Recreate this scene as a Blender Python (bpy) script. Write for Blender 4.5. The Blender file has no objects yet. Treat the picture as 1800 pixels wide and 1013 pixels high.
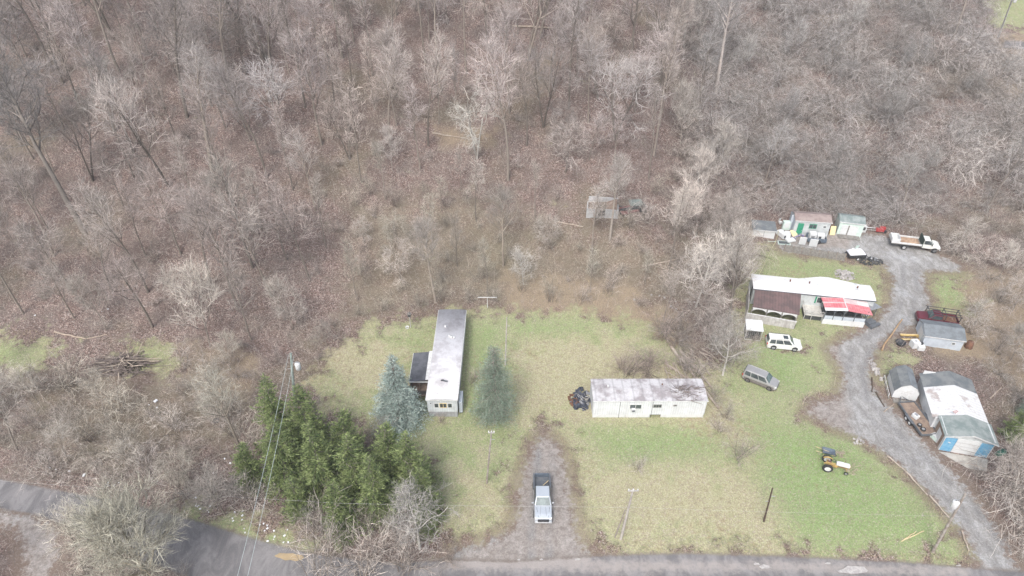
import bpy, bmesh, math, random
import numpy as np
from mathutils import Vector, Matrix

# ------------------------------------------------------------------ camera
SC = bpy.context.scene
CAM_H = 67.0
PITCH = math.radians(38.0)
F = 1200.0                      # focal length in pixels of an 1800 px wide frame
cam_d = bpy.data.cameras.new('camera')
cam = bpy.data.objects.new('camera', cam_d)
SC.collection.objects.link(cam)
cam.location = (0, 0, CAM_H)
cam.rotation_euler = (math.pi / 2 - PITCH, 0, 0)
cam_d.sensor_width = 36.0
cam_d.lens = F / 1800 * 36.0
cam_d.clip_start = 0.5
cam_d.clip_end = 6000
SC.camera = cam

# ------------------------------------------------------------------ light
SUN_EL, SUN_AZ = math.radians(52), math.radians(200)   # azimuth clockwise from +Y
world = bpy.data.worlds.new('World')
SC.world = world
world.use_nodes = True
wn = world.node_tree
for n in list(wn.nodes): wn.nodes.remove(n)
w_out = wn.nodes.new('ShaderNodeOutputWorld')
w_bg = wn.nodes.new('ShaderNodeBackground')
w_sky = wn.nodes.new('ShaderNodeTexSky')
w_sky.sky_type = 'NISHITA'
w_sky.sun_disc = False
w_sky.sun_elevation = SUN_EL
w_sky.sun_rotation = SUN_AZ
w_sky.dust_density = 4.0
w_hs = wn.nodes.new('ShaderNodeHueSaturation')          # thin overcast: a greyer sky
w_hs.inputs['Saturation'].default_value = 0.62
w_hs.inputs['Value'].default_value = 1.0
wn.links.new(w_sky.outputs[0], w_hs.inputs['Color'])
wn.links.new(w_hs.outputs[0], w_bg.inputs['Color'])
wn.links.new(w_bg.outputs[0], w_out.inputs['Surface'])
w_bg.inputs['Strength'].default_value = 0.15
sun_d = bpy.data.lights.new('sun', 'SUN')
sun_d.energy = 1.2
sun_d.angle = math.radians(14)
sun_d.color = (1.0, 0.985, 0.965)
sun = bpy.data.objects.new('sun', sun_d)
SC.collection.objects.link(sun)
sun.location = (-30, -60, 120)
sdir = Vector((math.sin(SUN_AZ) * math.cos(SUN_EL), math.cos(SUN_AZ) * math.cos(SUN_EL), math.sin(SUN_EL)))
sun.rotation_euler = sdir.to_track_quat('Z', 'Y').to_euler()
SC.view_settings.view_transform = 'Standard'
SC.view_settings.look = 'None'
SC.view_settings.gamma = 1.0
SC.view_settings.exposure = 0.86
SC.cycles.max_bounces = 5
SC.cycles.diffuse_bounces = 3
SC.cycles.transparent_max_bounces = 4

rnd = random.Random(7)
C = SC.collection
D2R = math.radians

# ------------------------------------------------------------------ terrain height
_ex = np.array([-1500, -150, -60, -20, 20, 32, 45, 75, 95, 150, 1500.])
_ey = np.array([70, 70, 76, 82, 84, 95, 113, 114, 106, 104, 104.])
_sx = np.array([-1500, -30, 30, 70, 140, 1500.])
_sy = np.array([.52, .50, .46, .36, .26, .26])
def gz(x, y):
    x = np.asarray(x, float); y = np.asarray(y, float)
    e = np.interp(x, _ex, _ey); s = np.interp(x, _sx, _sy)
    t = (y - e) / 6.0
    sp = 6.0 * np.where(t > 20, t, np.log1p(np.exp(np.minimum(t, 20))))
    sp = np.minimum(sp, 190 + 0 * sp)
    w = np.clip(sp / 14, 0, 1)
    h = s * sp + w * (1.3 * np.sin(x * .083 + .6 * np.sin(y * .05)) + .7 * np.sin(x * .19 + 1.3) * np.sin(y * .11 + .4))
    h = h + np.clip((x - 22) / 20, 0, 1) * .06 * np.clip(y - 66, 0, 60)
    h = h - .30 * np.clip((44 - y) / 5, 0, 1) * np.clip((y - 20) / 10, 0, 1)
    return h
def G(x, y): return float(gz(x, y))
_cp, _sp = math.cos(PITCH), math.sin(PITCH)
def ray(px, py):
    u = (px - 900) / F; v = (py - 506.5) / F
    return (u, _cp - v * _sp, -_sp - v * _cp)
def P(px, py, h=0.0):
    """the point of the ground (plus h) that the photograph shows at this pixel"""
    d = ray(px, py)
    t = 30.0; step = 1.0
    while t < 600:
        if CAM_H + d[2] * t < G(d[0] * t, d[1] * t) + h: break
        t += step
    lo, hi = t - step, t
    for _ in range(14):
        m = (lo + hi) / 2
        if CAM_H + d[2] * m < G(d[0] * m, d[1] * m) + h: hi = m
        else: lo = m
    x, y = d[0] * hi, d[1] * hi
    return Vector((x, y, G(x, y)))
def PZ(px, py, z):
    d = ray(px, py); t = (z - CAM_H) / d[2]
    return Vector((d[0] * t, d[1] * t, z))
def proj(x, y, z):
    q = CAM_H - z
    dep = y * _cp + q * _sp
    return 900 + F * x / dep, 506.5 + F * (q * _cp - y * _sp) / dep

# ------------------------------------------------------------------ material helpers
MATS = {}
class NT:
    def __init__(s, name):
        s.m = bpy.data.materials.new(name); s.m.use_nodes = True
        s.t = s.m.node_tree
        s.b = s.t.nodes['Principled BSDF']
        s.b.inputs['Specular IOR Level'].default_value = 0.3
    def n(s, ty, **kw):
        nd = s.t.nodes.new(ty)
        for k, v in kw.items():
            if k in nd.inputs: s.set(nd.inputs[k], v)
            else: setattr(nd, k, v)
        return nd
    def set(s, inp, v):
        if isinstance(v, bpy.types.NodeSocket): s.t.links.new(v, inp)
        elif hasattr(v, 'outputs'): s.t.links.new(v.outputs[0], inp)
        else: inp.default_value = v
    def noise(s, scale, detail=4, rough=.6, vec=None, dist=0):
        nd = s.n('ShaderNodeTexNoise'); nd.inputs['Scale'].default_value = scale
        nd.inputs['Detail'].default_value = detail; nd.inputs['Roughness'].default_value = rough
        nd.inputs['Distortion'].default_value = dist
        if vec is not None: s.set(nd.inputs['Vector'], vec)
        return nd.outputs['Fac']
    def math(s, op, a, b=None, c=None, clamp=False):
        nd = s.n('ShaderNodeMath', operation=op); nd.use_clamp = clamp
        s.set(nd.inputs[0], a)
        if b is not None: s.set(nd.inputs[1], b)
        if c is not None: s.set(nd.inputs[2], c)
        return nd.outputs[0]
    def step(s, x, lo, hi):
        nd = s.n('ShaderNodeMapRange'); nd.interpolation_type = 'SMOOTHSTEP'
        s.set(nd.inputs['Value'], x); nd.inputs['From Min'].default_value = lo; nd.inputs['From Max'].default_value = hi
        return nd.outputs['Result']
    def mix(s, f, a, b):
        nd = s.n('ShaderNodeMix', data_type='RGBA')
        s.set(nd.inputs[0], f)
        s.set(nd.inputs[6], (*a, 1) if isinstance(a, tuple) and len(a) == 3 else a)
        s.set(nd.inputs[7], (*b, 1) if isinstance(b, tuple) and len(b) == 3 else b)
        return nd.outputs[2]
    def pos(s, kind='Position'):
        if kind == 'Position': return s.n('ShaderNodeNewGeometry').outputs['Position']
        return s.n('ShaderNodeTexCoord').outputs['Object']
    def bump(s, h, strength=.4, dist=.05):
        nd = s.n('ShaderNodeBump'); nd.inputs['Strength'].default_value = strength; nd.inputs['Distance'].default_value = dist
        s.set(nd.inputs['Height'], h); s.t.links.new(nd.outputs[0], s.b.inputs['Normal'])
    def col(s, c): s.set(s.b.inputs['Base Color'], (*c, 1) if isinstance(c, tuple) and len(c) == 3 else c)

def mat(name, c, rough=.7, c2=None, scale=3.0, amt=.5, metal=0.0, spec=.3, ribs=None, rib_axis=0, bump=.0, sharp=.12):
    """weathered paint, wood, metal or plastic: two tones by noise, with optional ribs"""
    if name in MATS: return MATS[name]
    s = NT(name); s.b.inputs['Roughness'].default_value = rough
    s.b.inputs['Metallic'].default_value = metal; s.b.inputs['Specular IOR Level'].default_value = spec
    v = s.pos('Object')
    if c2 is None: c2 = tuple(k * .72 for k in c)
    nz = s.noise(scale, 5, .65, v)
    f = s.step(nz, amt - sharp, amt + sharp)
    col = s.mix(f, c, c2)
    fine = s.noise(scale * 9, 3, .6, v)
    col = s.mix(s.math('MULTIPLY', s.step(fine, .45, .75), .25), col, tuple(k * .6 for k in c2))
    if ribs:
        sep = s.n('ShaderNodeSeparateXYZ'); s.set(sep.inputs[0], v)
        w = s.math('SINE', s.math('MULTIPLY', sep.outputs[rib_axis], 2 * math.pi / ribs))
        g = s.step(w, .75, .98)
        col = s.mix(s.math('MULTIPLY', g, .35), col, tuple(k * .45 for k in c))
        s.bump(w, .5, .02)
    elif bump: s.bump(fine, bump, .02)
    s.col(col)
    MATS[name] = s.m
    return s.m

def tag(o, label=None, cat=None, group=None, kind=None):
    if label: o['label'] = label
    if cat: o['category'] = cat
    if group: o['group'] = group
    if kind: o['kind'] = kind
    return o
def thing(name, label, cat, loc=(0, 0, 0), rz=0.0, group=None):
    o = bpy.data.objects.new(name, None); C.objects.link(o)
    o.empty_display_size = .3
    o.location = loc; o.rotation_euler = (0, 0, rz)
    return tag(o, label, cat, group)
def copy_tree(o, parent=None):
    c = o.copy(); C.objects.link(c)
    if parent: c.parent = parent
    for ch in list(o.children): copy_tree(ch, c)
    return c

class MB:
    """collects boxes, tubes, slabs and polygons into one mesh"""
    def __init__(s): s.v = []; s.f = []; s.sm = []
    def add(s, vs, fs, smooth=False):
        o = len(s.v); s.v += [tuple(v) for v in vs]
        s.f += [tuple(i + o for i in f) for f in fs]; s.sm += [smooth] * len(fs); return s
    def hexa(s, p):    # 8 points: bottom 4, top 4
        return s.add(p, [(3, 2, 1, 0), (4, 5, 6, 7), (0, 1, 5, 4), (1, 2, 6, 5), (2, 3, 7, 6), (3, 0, 4, 7)])
    def box(s, cx, cy, cz, sx, sy, sz, rz=0, rx=0, ry=0):
        M = Matrix.Translation((cx, cy, cz)) @ Matrix.Rotation(rz, 4, 'Z') @ Matrix.Rotation(ry, 4, 'Y') @ Matrix.Rotation(rx, 4, 'X')
        p = [M @ Vector((a * sx / 2, b * sy / 2, c * sz / 2)) for c in (-1, 1) for a, b in ((-1, -1), (1, -1), (1, 1), (-1, 1))]
        return s.hexa(p)
    def b2(s, x0, x1, y0, y1, z0, z1): return s.box((x0 + x1) / 2, (y0 + y1) / 2, (z0 + z1) / 2, x1 - x0, y1 - y0, z1 - z0)
    def tube(s, p0, p1, r0, r1=None, n=8, cap=True):
        if r1 is None: r1 = r0
        p0, p1 = Vector(p0), Vector(p1); d = (p1 - p0)
        if d.length < 1e-6: return s
        d.normalize()
        a = d.orthogonal().normalized(); b = d.cross(a)
        vs = []
        for p, r in ((p0, r0), (p1, r1)):
            for k in range(n):
                t = 2 * math.pi * k / n; vs.append(p + (a * math.cos(t) + b * math.sin(t)) * r)
        fs = [(k, (k + 1) % n, n + (k + 1) % n, n + k) for k in range(n)]
        s.add(vs, fs, True)
        if cap:
            s.add(vs[:n][::-1], [tuple(range(n))]); s.add(vs[n:], [tuple(range(n))])
        return s
    def path(s, pts, r, n=6):
        for a, b in zip(pts, pts[1:]): s.tube(a, b, r, r, n)
        return s
    def lathe(s, prof, axis='Z', c=(0, 0, 0), n=20):    # prof: (r, z) pairs
        vs = []
        for r, z in prof:
            for k in range(n):
                t = 2 * math.pi * k / n; a, b = r * math.cos(t), r * math.sin(t)
                q = (a, b, z) if axis == 'Z' else ((a, z, b) if axis == 'Y' else (z, a, b))
                vs.append((q[0] + c[0], q[1] + c[1], q[2] + c[2]))
        fs = []
        for i in range(len(prof) - 1):
            for k in range(n):
                fs.append((i * n + k, i * n + (k + 1) % n, (i + 1) * n + (k + 1) % n, (i + 1) * n + k))
        return s.add(vs, fs, True)
    def prism(s, poly, a0, a1, axis='Y'):    # polygon of 2d points extruded along an axis
        n = len(poly)
        def q(p, a): return (p[0], a, p[1]) if axis == 'Y' else ((a, p[0], p[1]) if axis == 'X' else (p[0], p[1], a))
        vs = [q(p, a0) for p in poly] + [q(p, a1) for p in poly]
        fs = [tuple(range(n)), tuple(range(2 * n - 1, n - 1, -1))] + [(k, n + k, n + (k + 1) % n, (k + 1) % n) for k in range(n)]
        return s.add(vs, fs)
    def slab(s, pts, th):    # polygon in 3d thickened downwards along its normal
        P_ = [Vector(p) for p in pts]; nrm = (P_[1] - P_[0]).cross(P_[2] - P_[0]).normalized()
        n = len(P_); lo = [p - nrm * th for p in P_]
        return s.add(P_ + lo, [tuple(range(n)), tuple(range(2 * n - 1, n - 1, -1))] + [(k, n + k, n + (k + 1) % n, (k + 1) % n) for k in range(n)])
    def build(s, name, m, parent=None, bevel=0, loc=None):
        me = bpy.data.meshes.new(name); me.from_pydata(s.v, [], s.f)
        me.polygons.foreach_set('use_smooth', s.sm)
        bm = bmesh.new(); bm.from_mesh(me); bmesh.ops.recalc_face_normals(bm, faces=bm.faces); bm.to_mesh(me); bm.free()
        me.materials.append(m)
        o = bpy.data.objects.new(name, me); C.objects.link(o)
        if parent is not None: o.parent = parent
        if loc is not None: o.location = loc
        if bevel:
            md = o.modifiers.new('bevel', 'BEVEL'); md.width = bevel; md.segments = 2; md.limit_method = 'ANGLE'; md.angle_limit = .6
        return o
def np_mesh(name, V, Fq, m, parent=None, nside=4, smooth=False):
    me = bpy.data.meshes.new(name)
    V = np.asarray(V, np.float32); Fq = np.asarray(Fq, np.int32)
    me.vertices.add(len(V)); me.vertices.foreach_set('co', V.ravel())
    me.loops.add(Fq.size); me.loops.foreach_set('vertex_index', Fq.ravel())
    me.polygons.add(len(Fq)); me.polygons.foreach_set('loop_start', np.arange(0, Fq.size, nside, dtype=np.int32))
    me.update(calc_edges=True)
    if smooth: me.polygons.foreach_set('use_smooth', np.ones(len(Fq), bool))
    me.materials.append(m)
    o = bpy.data.objects.new(name, me); C.objects.link(o)
    if parent is not None: o.parent = parent
    return o

# ------------------------------------------------------------------ the map of the ground (world polygons)
def poly(pts): return np.array([tuple(P(x, y))[:2] for x, y in pts])
MAP = dict(
 road=[poly([(-260, 800), (-60, 836), (0, 843), (90, 860), (200, 880), (330, 912), (430, 943), (520, 968), (620, 984), (700, 990), (790, 985), (900, 988), (1050, 978), (1200, 974), (1400, 980), (1600, 990), (1750, 1003), (1900, 1010), (2300, 1030), (2300, 1330), (1000, 1330), (600, 1180), (420, 1060), (330, 1013), (250, 985), (130, 928), (60, 903), (0, 893), (-100, 880), (-260, 850)])],
 gravel=[poly([(938, 772), (922, 810), (908, 850), (905, 900), (893, 930), (852, 950), (800, 962), (775, 985), (770, 1005), (1080, 1000), (1040, 970), (1020, 940), (1010, 880), (1000, 820), (985, 780), (962, 762)]),
         poly([(1733, 1030), (1690, 940), (1640, 880), (1580, 820), (1520, 778), (1465, 755), (1415, 728), (1425, 706), (1472, 696), (1478, 655), (1450, 612), (1485, 592), (1535, 566), (1560, 535), (1567, 490), (1548, 462), (1500, 455), (1375, 445), (1360, 425), (1385, 405), (1440, 398), (1550, 412), (1640, 440), (1695, 468), (1690, 480), (1630, 478), (1628, 500), (1640, 540), (1612, 575), (1562, 595), (1542, 620), (1533, 660), (1545, 690), (1590, 735), (1640, 790), (1700, 850), (1760, 930), (1810, 1030)]),
         poly([(-30, 890), (60, 900), (105, 925), (110, 960), (80, 1060), (30, 1060), (40, 980), (20, 935), (-30, 925)])],
 lawn=[poly([(890, 552), (1010, 552), (1130, 565), (1180, 600), (1250, 655), (1300, 612), (1330, 600), (1400, 612), (1450, 590), (1475, 620), (1480, 680), (1400, 705), (1410, 735), (1520, 775), (1600, 840), (1690, 945), (1705, 992), (1400, 976), (1070, 972), (1030, 958), (1008, 880), (1000, 810), (990, 760), (945, 740), (918, 800), (905, 900), (893, 930), (850, 945), (800, 950), (770, 900), (745, 800), (620, 740), (560, 700), (560, 650), (640, 580), (700, 566), (780, 556)]),
       poly([(1325, 432), (1375, 440), (1490, 462), (1552, 470), (1567, 500), (1558, 540), (1530, 568), (1445, 612), (1400, 612), (1300, 590), (1310, 480)]),
       poly([(1625, 477), (1690, 480), (1700, 540), (1650, 548), (1636, 520)]),
       poly([(-60, 596), (40, 594), (100, 612), (60, 648), (-60, 655)]), poly([(228, 612), (290, 606), (308, 640), (250, 650)]),
       poly([(1735, -60), (1900, -60), (1900, 62), (1745, 48)]),
       poly([(320, 900), (430, 925), (520, 950), (560, 985), (430, 955), (320, 922)]),
       poly([(1540, 618), (1565, 612), (1600, 625), (1560, 660), (1548, 690), (1535, 665)])],
 olive=[poly([(600, 340), (860, 330), (1000, 380), (1140, 400), (1290, 380), (1300, 520), (1130, 570), (900, 560), (700, 570), (560, 600), (600, 450)]), poly([(0, 640), (420, 640), (440, 780), (200, 860), (0, 800)])],
 dry=[poly([(900, 590), (1000, 580), (1120, 600), (1250, 640), (1290, 700), (1310, 780), (1330, 820), (1290, 800), (1200, 745), (1000, 745), (900, 740)]),
      poly([(1040, 940), (1350, 935), (1400, 975), (1050, 975)]), poly([(800, 820), (900, 840), (890, 930), (800, 940)]),
      poly([(1290, 820), (1360, 860), (1400, 960), (1020, 960), (1010, 780)]), poly([(560, 600), (700, 590), (740, 700), (600, 700)])],
 green=[poly([(1320, 740), (1420, 740), (1520, 780), (1690, 950), (1690, 990), (1400, 970), (1330, 850)]), poly([(828, 570), (885, 565), (880, 620), (860, 740), (815, 740)]),
        poly([(895, 558), (1040, 565), (1040, 590), (900, 600)]), poly([(-60, 610), (30, 608), (30, 635), (-60, 645)]), poly([(320, 900), (520, 950), (560, 985), (320, 922)]),
        poly([(1380, 450), (1500, 470), (1540, 500), (1340, 480)]), poly([(1630, 480), (1690, 480), (1700, 540), (1640, 545)]), poly([(1040, 750), (1240, 745), (1300, 800), (1040, 830)]),
        poly([(1320, 590), (1420, 600), (1430, 700), (1330, 690)]), poly([(1700, -160), (1710, -160), (1710, -150)])],
 tan=[poly([(1640, 540), (1700, 470), (1900, 480), (1900, 760), (1800, 700), (1720, 640), (1640, 620)]), poly([(1430, 20), (1490, 20), (1500, 90), (1450, 90)]), poly([(1740, 60), (1900, 60), (1900, 200), (1770, 180)]),
      poly([(880, 470), (1120, 500), (1150, 570), (890, 550)]), poly([(300, 600), (450, 620), (440, 720), (340, 700)]), poly([(760, 220), (880, 225), (860, 260), (770, 255)]), poly([(1000, 540), (1200, 540), (1240, 640), (1140, 600)])],
 mud=[poly([(880, 740), (1020, 740), (1040, 1000), (760, 1000), (880, 940)]), poly([(-60, 890), (110, 925), (110, 960), (80, 1090), (20, 1090), (10, 935), (-60, 925)]), poly([(800, 975), (1060, 985), (1200, 988), (1400, 988), (1700, 1000), (1700, 1010), (1400, 1003), (1100, 1005), (800, 1000)]), poly([(1400, 590), (1480, 600), (1490, 700), (1420, 700)]), poly([(1390, 690), (1490, 690), (1500, 760), (1400, 745)]), poly([(910, 740), (960, 730), (1000, 760), (1020, 960), (1000, 970), (985, 800), (930, 790), (925, 900), (880, 950), (880, 930)]),
      poly([(1370, 430), (1400, 405), (1500, 415), (1490, 440)])],
 far=[poly([(1765, 72), (1900, 90), (1900, 104), (1765, 84)])],
 pad=[poly([(1652, 792), (1734, 806), (1733, 829), (1700, 823)])],
)
def sdist(poly_, X, Y, lim=8.0):
    """signed distance (positive inside) to a polygon; -lim beyond its box"""
    out = np.full(X.shape, -lim)
    x0, y0 = poly_.min(0) - lim; x1, y1 = poly_.max(0) + lim
    m = (X > x0) & (X < x1) & (Y > y0) & (Y < y1)
    if not m.any(): return out
    x = X[m]; y = Y[m]; d = np.full(x.shape, 1e9); ins = np.zeros(x.shape, bool)
    n = len(poly_)
    for i in range(n):
        ax, ay = poly_[i]; bx, by = poly_[(i + 1) % n]
        ex, ey = bx - ax, by - ay
        t = np.clip(((x - ax) * ex + (y - ay) * ey) / (ex * ex + ey * ey + 1e-9), 0, 1)
        d = np.minimum(d, np.hypot(x - ax - t * ex, y - ay - t * ey))
        c = (ay > y) != (by > y)
        ins ^= c & (x < ex * (y - ay) / (ey if abs(ey) > 1e-9 else 1e-9) + ax)
    out[m] = np.where(ins, d, -np.minimum(d, lim))
    return out
def region(key, x, y):
    X = np.atleast_1d(np.asarray(x, float)); Y = np.atleast_1d(np.asarray(y, float))
    return np.max([sdist(p, X, Y) for p in MAP[key]], axis=0)

# ------------------------------------------------------------------ ground material
def ground_mat():
    s = NT('ground_cover'); s.b.inputs['Roughness'].default_value = .95; s.b.inputs['Specular IOR Level'].default_value = .12
    pos = s.pos()
    a = s.n('ShaderNodeAttribute', attribute_name='ma'); b = s.n('ShaderNodeAttribute', attribute_name='mb')
    sa = s.n('ShaderNodeSeparateColor'); s.set(sa.inputs[0], a.outputs['Color'])
    sb = s.n('ShaderNodeSeparateColor'); s.set(sb.inputs[0], b.outputs['Color'])
    gravel, asph, lawn = sa.outputs[0], sa.outputs[1], sa.outputs[2]
    dry, green, tan = sb.outputs[0], sb.outputs[1], sb.outputs[2]
    mud = b.outputs['Alpha']
    n1 = s.noise(.055, 4, .6, pos); n2 = s.noise(.35, 5, .65, pos); n3 = s.noise(1.6, 5, .7, pos); n4 = s.noise(7.0, 3, .7, pos)
    # fallen leaves: small cells of many browns
    vo = s.n('ShaderNodeTexVoronoi'); vo.inputs['Scale'].default_value = 8.5; s.set(vo.inputs['Vector'], pos)
    vs = s.n('ShaderNodeSeparateColor'); s.set(vs.inputs[0], vo.outputs['Color'])
    cell = vs.outputs[0]
    r = s.n('ShaderNodeValToRGB'); s.set(r.inputs[0], cell)
    el = r.color_ramp.elements
    el[0].position = 0; el[0].color = (.065, .05, .046, 1)
    el[1].position = 1; el[1].color = (.46, .40, .37, 1)
    for p, c in ((.35, (.155, .108, .094)), (.7, (.24, .172, .148)), (.88, (.33, .26, .225))):
        e = el.new(p); e.color = (*c, 1)
    leaf = s.mix(s.step(n2, .35, .7), r.outputs[0], s.mix(.5, r.outputs[0], (.165, .15, .135)))
    leaf = s.mix(s.math('MULTIPLY', s.step(n1, .5, .68), .35), leaf, (.17, .165, .10))
    leaf = s.mix(s.math('MULTIPLY', s.step(n3, .58, .75), .45), leaf, (.10, .075, .06))
    c_ = s.n('ShaderNodeAttribute', attribute_name='mc'); sc_ = s.n('ShaderNodeSeparateColor'); s.set(sc_.inputs[0], c_.outputs['Color'])
    olive, track, = sc_.outputs[0], sc_.outputs[1]
    leaf = s.mix(s.math('MULTIPLY', s.step(s.noise(.12, 5, .7, pos, .6), .46, .66), .5), leaf, (.115, .088, .078))
    leaf = s.mix(s.math('MULTIPLY', s.step(s.math('ADD', olive, s.math('MULTIPLY_ADD', n2, 1.3, -.65)), .3, .95), .42), leaf, s.mix(s.step(n3, .35, .65), (.26, .23, .155), (.20, .18, .115)))
    tanc = s.mix(s.step(n4, .35, .7), (.36, .29, .20), (.22, .17, .13))
    m_tan = s.math('MULTIPLY', s.step(s.math('ADD', tan, s.math('MULTIPLY_ADD', n2, .9, -.45)), .35, .75), .75)
    base = s.mix(m_tan, leaf, tanc)
    # grass
    gr = s.mix(s.step(n4, .3, .72), (.20, .25, .105), (.325, .36, .20))
    dr = s.mix(s.step(n4, .3, .7), (.33, .31, .19), (.49, .45, .31))
    lw = s.mix(s.step(n2, .34, .66), gr, s.mix(.4, gr, dr))
    fd = s.math('MULTIPLY', s.step(s.math('ADD', dry, s.math('MULTIPLY_ADD', n2, 1.2, -.6)), .3, .8), .85)
    lw = s.mix(fd, lw, dr)
    lush = s.mix(n4, (.16, .255, .085), (.265, .36, .155))
    fg = s.math('MULTIPLY', s.step(s.math('ADD', green, s.math('MULTIPLY_ADD', n2, 1.5, -.85)), .3, .8), .75)
    lw = s.mix(fg, lw, lush)
    lw = s.mix(s.math('MULTIPLY', s.step(s.math('ADD', n3, s.math('MULTIPLY', n1, .7)), .90, 1.1), .6), lw, (.30, .225, .15))   # thin worn patches
    leafy = s.math('MULTIPLY', s.step(s.math('ADD', cell, s.math('MULTIPLY', n2, 1.3)), 1.28, 1.5), .5)
    lw = s.mix(leafy, lw, r.outputs[0])
    lw = s.mix(s.math('MULTIPLY', s.step(n3, .5, .72), .28), lw, (.17, .14, .085))
    lnz = s.math('ADD', s.math('MULTIPLY_ADD', n3, .8, -.4), s.math('MULTIPLY_ADD', n2, 2.0, -1.0))
    lc = s.n('ShaderNodeCombineColor'); lf = s.math('MULTIPLY_ADD', vs.outputs[1], .34, .83)
    for q in range(3): s.set(lc.inputs[q], lf)
    lm_ = s.n('ShaderNodeMix', data_type='RGBA', blend_type='MULTIPLY'); lm_.inputs[0].default_value = 1; s.set(lm_.inputs[6], lw); s.set(lm_.inputs[7], lc.outputs[0]); lw = lm_.outputs[2]
    ml = s.step(s.math('ADD', lawn, lnz), .30, .66)
    c = s.mix(ml, base, lw)
    # gravel
    sv = s.n('ShaderNodeMapping'); s.set(sv.inputs[0], pos); sv.inputs['Scale'].default_value = (1.0, .45, 1)
    ng = s.noise(1.0, 7, .78, sv.outputs[0], .5)
    gv = s.mix(s.step(ng, .38, .64), (.205, .196, .185), (.34, .335, .325))
    gv = s.mix(s.math('MULTIPLY', s.step(n2, .5, .7), .45), gv, (.43, .44, .455))
    gv = s.mix(s.math('MULTIPLY', s.step(n4, .5, .75), .4), gv, (.40, .405, .415))
    gv = s.mix(s.math('MULTIPLY', s.step(s.math('ADD', mud, s.math('MULTIPLY_ADD', n2, 1.4, -.7)), .3, .8), .75), gv, s.mix(s.step(n3, .3, .7), (.185, .155, .135), (.33, .295, .27)))
    gv = s.mix(s.math('MULTIPLY', track, s.step(s.noise(.3, 3, .6, pos), .3, .6)), gv, s.mix(s.step(n4, .4, .7), (.185, .18, .178), (.27, .265, .26)))
    mg = s.step(s.math('ADD', gravel, s.math('MULTIPLY_ADD', n3, 1.1, -.55)), .50, .74)
    edge = s.step(s.math('ADD', gravel, s.math('MULTIPLY_ADD', n3, .5, -.25)), .12, .42)
    c = s.mix(s.math('MULTIPLY', edge, .6), c, (.19, .15, .12))
    cv = s.n('ShaderNodeCombineColor'); cf = s.math('MULTIPLY_ADD', cell, .30, .85)
    for q in range(3): s.set(cv.inputs[q], cf)
    gm_ = s.n('ShaderNodeMix', data_type='RGBA', blend_type='MULTIPLY'); gm_.inputs[0].default_value = 1; s.set(gm_.inputs[6], gv); s.set(gm_.inputs[7], cv.outputs[0]); gv = gm_.outputs[2]
    c = s.mix(mg, c, gv)
    # old asphalt
    na = s.noise(.5, 6, .7, sv.outputs[0], .8)
    asf = s.mix(s.step(na, .38, .65), (.145, .14, .143), (.235, .226, .226))
    asf = s.mix(s.math('MULTIPLY', s.step(n4, .55, .8), .3), asf, (.34, .33, .32))
    asf = s.mix(s.math('MULTIPLY', s.step(s.math('ADD', mud, s.math('MULTIPLY_ADD', n3, .8, -.4)), .3, .7), .7), asf, (.36, .325, .30))
    ma_ = s.step(s.math('ADD', asph, s.math('MULTIPLY_ADD', n3, .35, -.175)), .4, .6)
    c = s.mix(s.math('MULTIPLY', s.step(asph, .15, .5), .7), c, (.17, .145, .125))
    c = s.mix(ma_, c, asf)
    s.col(c)
    hh = s.math('ADD', s.math('MULTIPLY', n4, .6), s.math('MULTIPLY', cell, .7))
    s.bump(s.math('MULTIPLY', hh, s.math('SUBTRACT', 1.15, s.math('MAXIMUM', gravel, asph), clamp=True)), .8, .12)
    return s.m
GM = ground_mat()

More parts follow.
